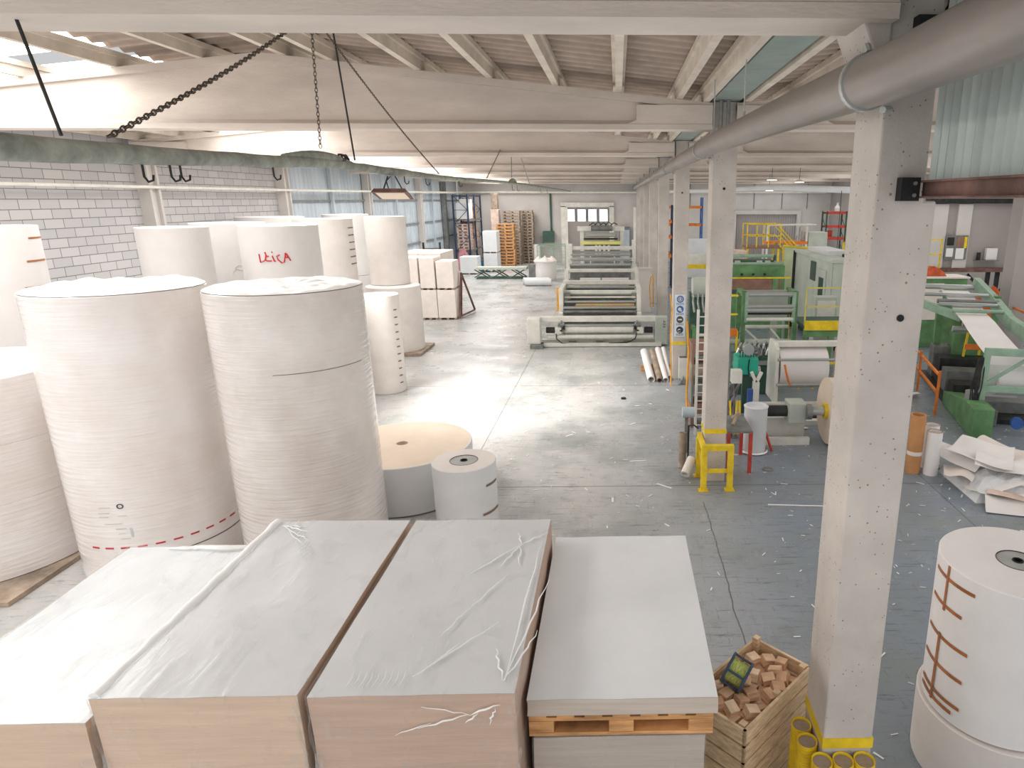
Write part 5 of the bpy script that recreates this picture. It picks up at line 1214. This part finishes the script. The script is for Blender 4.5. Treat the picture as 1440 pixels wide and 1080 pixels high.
rail(t, ((0, -1, .9), (0, 3.2, .9)), ((0, -1, 0), (0, 1, 0), (0, 3.2, 0)), 0, .9, 'orange', .05)
for y in (-1, 1, 3.2): G().bar((0, y, 0), (0, y, .95), .05).build('leg', 'orange', t)
t = T('orange_rail', 'orange yellow railing between the pitted column and the green machine', 'railing', (7.35, 15.2, 0), -.235)
for f in (.9, .5): G().bar((0, -1.5, f), (0, 2.6, f), .05).build('bar', 'orange', t)
for y in (-1.5, .5, 2.6): G().bar((0, y, 0), (0, y, 1.0), .05).build('post', 'orange', t)
t = T('machine_cabinet', 'bright green cabinet with cream side behind the web rollers', 'cabinet', (10.3, 21.0, 0)); G().box(-.9, .7, -.4, .4, 0, 2.2).build('cabinet_body', 'green', t, bevel=.02); G().box(-.92, -.05, -.43, -.4, .9, 2.05).build('cream_panel', 'board', t); G().box(-.95, .75, -.45, .45, 2.2, 2.25).build('cabinet_top', 'board', t)
one(heap(10.0, 21.0, 2.255, .4, .25, .3, 12), 'orange_cover', 'rust2', 'orange cloth lying on the bright green cabinet', 'cloth')
t = T('yellow_gate', 'thin yellow frame standing behind the bright green cabinet', 'frame', (10.4, 22.4, 0)); G().bar((-.3, 0, 0), (-.3, 0, 3.3), .04).bar((.5, 0, 0), (.5, 0, 3.3), .04).bar((-.3, 0, 3.3), (.5, 0, 3.3), .04).bar((-.3, 0, 2.8), (.5, 0, 2.8), .04).build('frame_tube', 'yellow', t)
one(heap(11.5, 20.0, 0, .7, .5, 2.0, 13), 'orange_machine_cover', 'rust2', 'rounded orange machine cover under the raised partition', 'cover')
t = T('notice_board', 'board of paper notices on the raised partition wall', 'notice board', (12.0, 23.86, 2.5))
G().box(-.25, .55, 0, .03, .0, .85).build('board', 'grey', t)
for (x, z, w, h, m) in ((-.2, .5, .25, .28, 'dark'), (-.2, .1, .25, .3, 'paper'), (.15, .45, .25, .35, 'brownpanel'), (.42, .4, .1, .4, 'yellow'), (.15, .02, .3, .38, 'paper')): G().box(x, x+w, -.01, 0, z, z+h).build('notice', m, t)
t = T('wall_shelf', 'small shelf with a white folder on the raised partition', 'shelf', (13.2, 23.7, 2.45)); G().box(-.3, .5, 0, .29, 0, .03).build('shelf_board', 'grey', t); 
one(G().box(13.25, 13.65, 23.8, 23.95, 2.485, 2.9), 'paper_folder', 'paper', 'white folder standing on the small wall shelf', 'folder', bevel=.01)
one(G().cyl((13.0, 23.85, 2.485), (13.0, 23.85, 2.75), .07, n=12), 'dark_bottle', 'dark', 'dark bottle standing on the small wall shelf', 'bottle', smooth=1)
t = T('partition_trestle', 'dark steel trestle carrying the raised partition', 'trestle', (13.7, 24.05, 0))
for x in (-.15, .2): G().bar((x, 0, 0), (x, 0, 2.03), .12).build('post', 'dark', t)
G().bar((.2, 0, 1.2), (1.0, 0, 1.95), .08).bar((-.15, 0, 1.2), (-.9, 0, 1.95), .08).bar((.2, 0, 1.2), (.9, 0, .3), .07).bar((-.15, 0, 1.2), (-.9, 0, .5), .07).build('brace', 'dark', t)
struct(G().box(10.42, 10.95, 17.3, 17.8, 0, 5.6), 'concrete_column', 'wallr', bevel=.01, label='grey column standing alone beyond the green web machine', cat='column')

# ------------------------------------------------------------------ tubes, paper heap and floor scraps
t = T('cardboard_tube', 'tall brown cardboard tube with a pale band by the pitted column', 'tube', (5.14, 10.62, 0)); G().ring((0, 0, 0), (0, 0, 1.05), .125, .105, 32).build('tube_wall', 'card', t, smooth=1); G().ring((0, 0, .33), (0, 0, .4), .127, .124, 32).build('pale_band', 'board', t, smooth=1)
for (x, y, h, l) in ((5.41, 10.52, .78, 'white cardboard tube standing next to the brown tube'), (5.50, 10.82, .8, 'white tube with a brown rim behind the other white tube')):
    t = T('cardboard_tube', l, 'tube', (x, y, 0)); G().ring((0, 0, 0), (0, 0, h), .125, .1, 32).build('tube_wall', 'paper', t, smooth=1); G().ring((0, 0, h), (0, 0, h+.004), .124, .101, 32).build('tube_rim', 'oldwood', t)
def sheet(cx, cy, z, w, l, rz, seed, m, curl=.12, tilt=0):
    r = random.Random(seed); nx, ny = 9, 7; vs = []; ph = r.uniform(0, 6); ph2 = r.uniform(0, 6); tz = r.uniform(-.15, .15)
    for j in range(ny+1):
        for i in range(nx+1):
            u_, v_ = i/nx-.5, j/ny-.5
            zz = curl*(.35*math.sin(4*u_+ph)+.35*math.sin(5*v_+ph2)+.8*abs(u_)**2*2)+tilt*(v_+.5)
            x = u_*l*(1-.25*v_+tz); y_ = v_*w*(1+.3*u_); vs.append((x, y_, max(zz, -.02)))
    X = Matrix.Translation((cx, cy, z)) @ Matrix.Rotation(rz, 4, 'Z')
    W_ = nx+1; n0 = len(vs); vs2 = vs+[(x, y, q-.004) for x, y, q in vs]
    fs = [(j*W_+i, j*W_+i+1, (j+1)*W_+i+1, (j+1)*W_+i) for j in range(ny) for i in range(nx)]
    fs += [tuple(n0+k for k in f[::-1]) for f in fs]
    rim = [i for i in range(W_)]+[j*W_+nx for j in range(1, ny+1)]+[ny*W_+i for i in range(nx-1, -1, -1)]+[j*W_ for j in range(ny-1, 0, -1)]
    fs += [(rim[k], rim[k-1], n0+rim[k-1], n0+rim[k]) for k in range(len(rim))]
    return G().add(vs2, fs, X)
looks = ['large white sheet spread on top of the waste paper heap', 'white sheet folded at the heap side near the tubes', 'cream sheet with a curled end at the rear of the heap', 'white sheet at the front corner of the paper heap', 'brownish folded sheet at the bottom of the heap',
         'torn white sheet low on the outer side of the heap', 'grey white strip sticking out of the heap', 'cream sheet standing up inside the heap', 'white curled sheet in the heap middle', 'white scrap lying in front of the heap', 'pale board sheet under the heap edge', 'white sheet sliding off the rear of the heap', 'white sheet spread flat at the front edge of the heap', 'cream sheet reaching out onto the floor from the heap', 'wide white sheet covering the outer front of the heap']
rnd = random.Random(31)
spec = [(6.15, 10.3, .42, .8, 1.1, -.7, 'paper'), (5.85, 10.55, .3, .5, 1.1, -1.1, 'paper'), (6.75, 10.6, .32, .55, 1.1, -.8, 'board'), (5.95, 9.75, .12, .7, .8, .3, 'paper'), (6.35, 9.35, .06, .5, .9, -.4, 'wpink'), (6.8, 9.6, .14, .6, .9, -.6, 'paper'),
        (6.6, 9.95, .3, .3, .9, -.5, 'papergrey'), (5.7, 10.1, .16, .5, .7, 1.0, 'board'), (6.35, 10.0, .36, .5, .8, -.3, 'paper'), (6.6, 9.2, .04, .25, .9, -.6, 'paper'), (6.9, 10.1, .2, .5, .9, -.9, 'board'), (7.2, 10.3, .12, .6, .9, -.8, 'paper'), (6.15, 9.15, .04, .6, .9, -.2, 'paper'), (6.75, 8.95, .03, .5, .9, -.5, 'board'), (7.0, 9.3, .1, .6, 1.0, -.7, 'paper')]
for k, (x, y, z, w, l, rz, m) in enumerate(spec):
    one(sheet(x, y, z, w, l, rz, 40+k, m, .14, .05), 'waste_sheet', m, looks[k], 'paper sheet', smooth=1, group='sheets in the waste paper heap')
one(heap(6.35, 10.05, 0, .75, .7, .3, 17, 12), 'waste_paper', 'papergrey', 'crumpled white waste paper forming the core of the heap', 'waste paper', kind='stuff')
# scraps on the floor
def strip(x, y, l, w, a, name, m, label):
    g = G().box(-l/2, l/2, -w/2, w/2, 0, .006); o = one(g, name, m, label, 'paper strip', loc=(x, y, .003), rz=a)
strip(2.75, 9.33, .85, .03, -.08, 'paper_strip', 'paper', 'long thin white strip lying on the floor before the banded column')
strip(3.4, 12.15, .45, .05, -1.0, 'paper_strip', 'board', 'cream strip on the floor between the bin and chucked roll')
strip(6.0, 8.35, .5, .035, -.4, 'paper_strip', 'paper', 'thin pale strip on the floor in front of the heap')
strip(2.37, 5.4, .32, .05, 1.75, 'paper_strip', 'grey', 'dark grey strip on the floor between column and taped reel')
strip(.35, 11.2, .3, .03, .1, 'paper_strip', 'paper', 'short white strip on the floor beside the grey tube')
strip(.75, 10.1, .3, .03, -.7, 'paper_strip', 'paper', 'short white strip slanting before the yellow guard')
one(sheet(3.65, 12.9, .01, .3, .5, .4, 71, 'board', .05), 'torn_scrap', 'board', 'torn cream scrap under the grey gearbox', 'paper scrap')
one(sheet(6.8, 15.2, .01, .5, .6, .2, 72, 'paper', .12), 'torn_scrap', 'paper', 'crumpled white scraps beside the green post foot', 'paper scrap')
g = G(); rs = random.Random(4)
for k in range(520):
    if k < 300: x, y = rs.uniform(1.9, 7.5), rs.uniform(4.5, 13)
    elif k < 440: x, y = rs.uniform(-2, 1.3), rs.uniform(6.5, 19)
    else: x, y = rs.uniform(5, 9), rs.uniform(9, 15)
    s = rs.uniform(.006, .02)*(1.8 if rs.random() < .12 else 1); a = rs.uniform(0, 3.1); l = s*rs.uniform(1, 3.5)
    X = Matrix.Translation((x, y, .004)) @ Matrix.Rotation(a, 4, 'Z'); g.box(-l, l, -s*.5, s*.5, 0, .003, X)
o = one(g, 'paper_scraps', 'paper', 'scattered tiny white paper scraps on the hall floor', 'paper scraps', kind='stuff')
t = G().box(-.9, -.74, 12.8, 12.9, 0, .03); one(G().lathe([(.001, 0), (.06, 0), (.06, .03), (.001, .035)], 14), 'dropped_cap', 'black', 'small black cap lying alone on the open floor', 'cap', loc=(.12, 15.1, 0))

# ------------------------------------------------------------------ light, world, camera
w = bpy.data.worlds.new('daylight'); sc.world = w; w.use_nodes = True
bg = w.node_tree.nodes['Background']; bg.inputs[0].default_value = (.97, .98, 1, 1); bg.inputs[1].default_value = .62
def spot(name, loc, tgt, power, ang_, blend=1, size=.6, col=(1, .985, .96)):
    l = bpy.data.lights.new(name, 'SPOT'); l.energy = power; l.spot_size = R(ang_); l.spot_blend = blend; l.shadow_soft_size = size; l.color = col
    o = bpy.data.objects.new(name, l); COL.objects.link(o); o.location = loc
    o.rotation_euler = (Vector(tgt)-Vector(loc)).to_track_quat('-Z', 'Y').to_euler(); return o
def area(name, loc, tgt, power, sx, sy, col=(1, .985, .96)):
    l = bpy.data.lights.new(name, 'AREA'); l.energy = power; l.shape = 'RECTANGLE'; l.size = sx; l.size_y = sy; l.color = col
    o = bpy.data.objects.new(name, l); COL.objects.link(o); o.location = loc
    o.rotation_euler = (Vector(tgt)-Vector(loc)).to_track_quat('-Z', 'Y').to_euler(); return o
spot('sunbeam_lamp', (-7.0, 13.5, 6.2), (-3.0, 15.5, 0), 5500, 58)
spot('sunbeam_lamp', (-6.5, 11.5, 6.2), (-1.6, 12.5, 0), 1300, 45)
sc.cycles.max_bounces = 7; sc.cycles.diffuse_bounces = 5; sc.cycles.glossy_bounces = 3; sc.cycles.transparent_max_bounces = 8
sc.cycles.use_fast_gi = True; sc.cycles.fast_gi_method = 'ADD'; w.light_settings.ao_factor = .45; w.light_settings.distance = 3.0
sc.cycles.sample_clamp_indirect = 8; sc.cycles.use_denoising = True; sc.cycles.caustics_reflective = False; sc.cycles.caustics_refractive = False
sc.view_settings.view_transform = 'Standard'; sc.view_settings.look = 'None'; sc.view_settings.exposure = 0.0; sc.view_settings.gamma = 1.0

cam = bpy.data.cameras.new('camera'); co = bpy.data.objects.new('camera', cam); COL.objects.link(co)
cam.sensor_fit = 'HORIZONTAL'; cam.sensor_width = 36; cam.lens = 928/1440*36
cam.shift_x = -(890-720)/1440; cam.shift_y = 0
cam.clip_start = .05; cam.clip_end = 200
P_, Yw = math.atan(260/928), math.atan(22/math.hypot(928, 260))
co.location = (0, 0, 4.6); co.rotation_euler = (math.pi/2-P_, 0, -Yw)
sc.camera = co
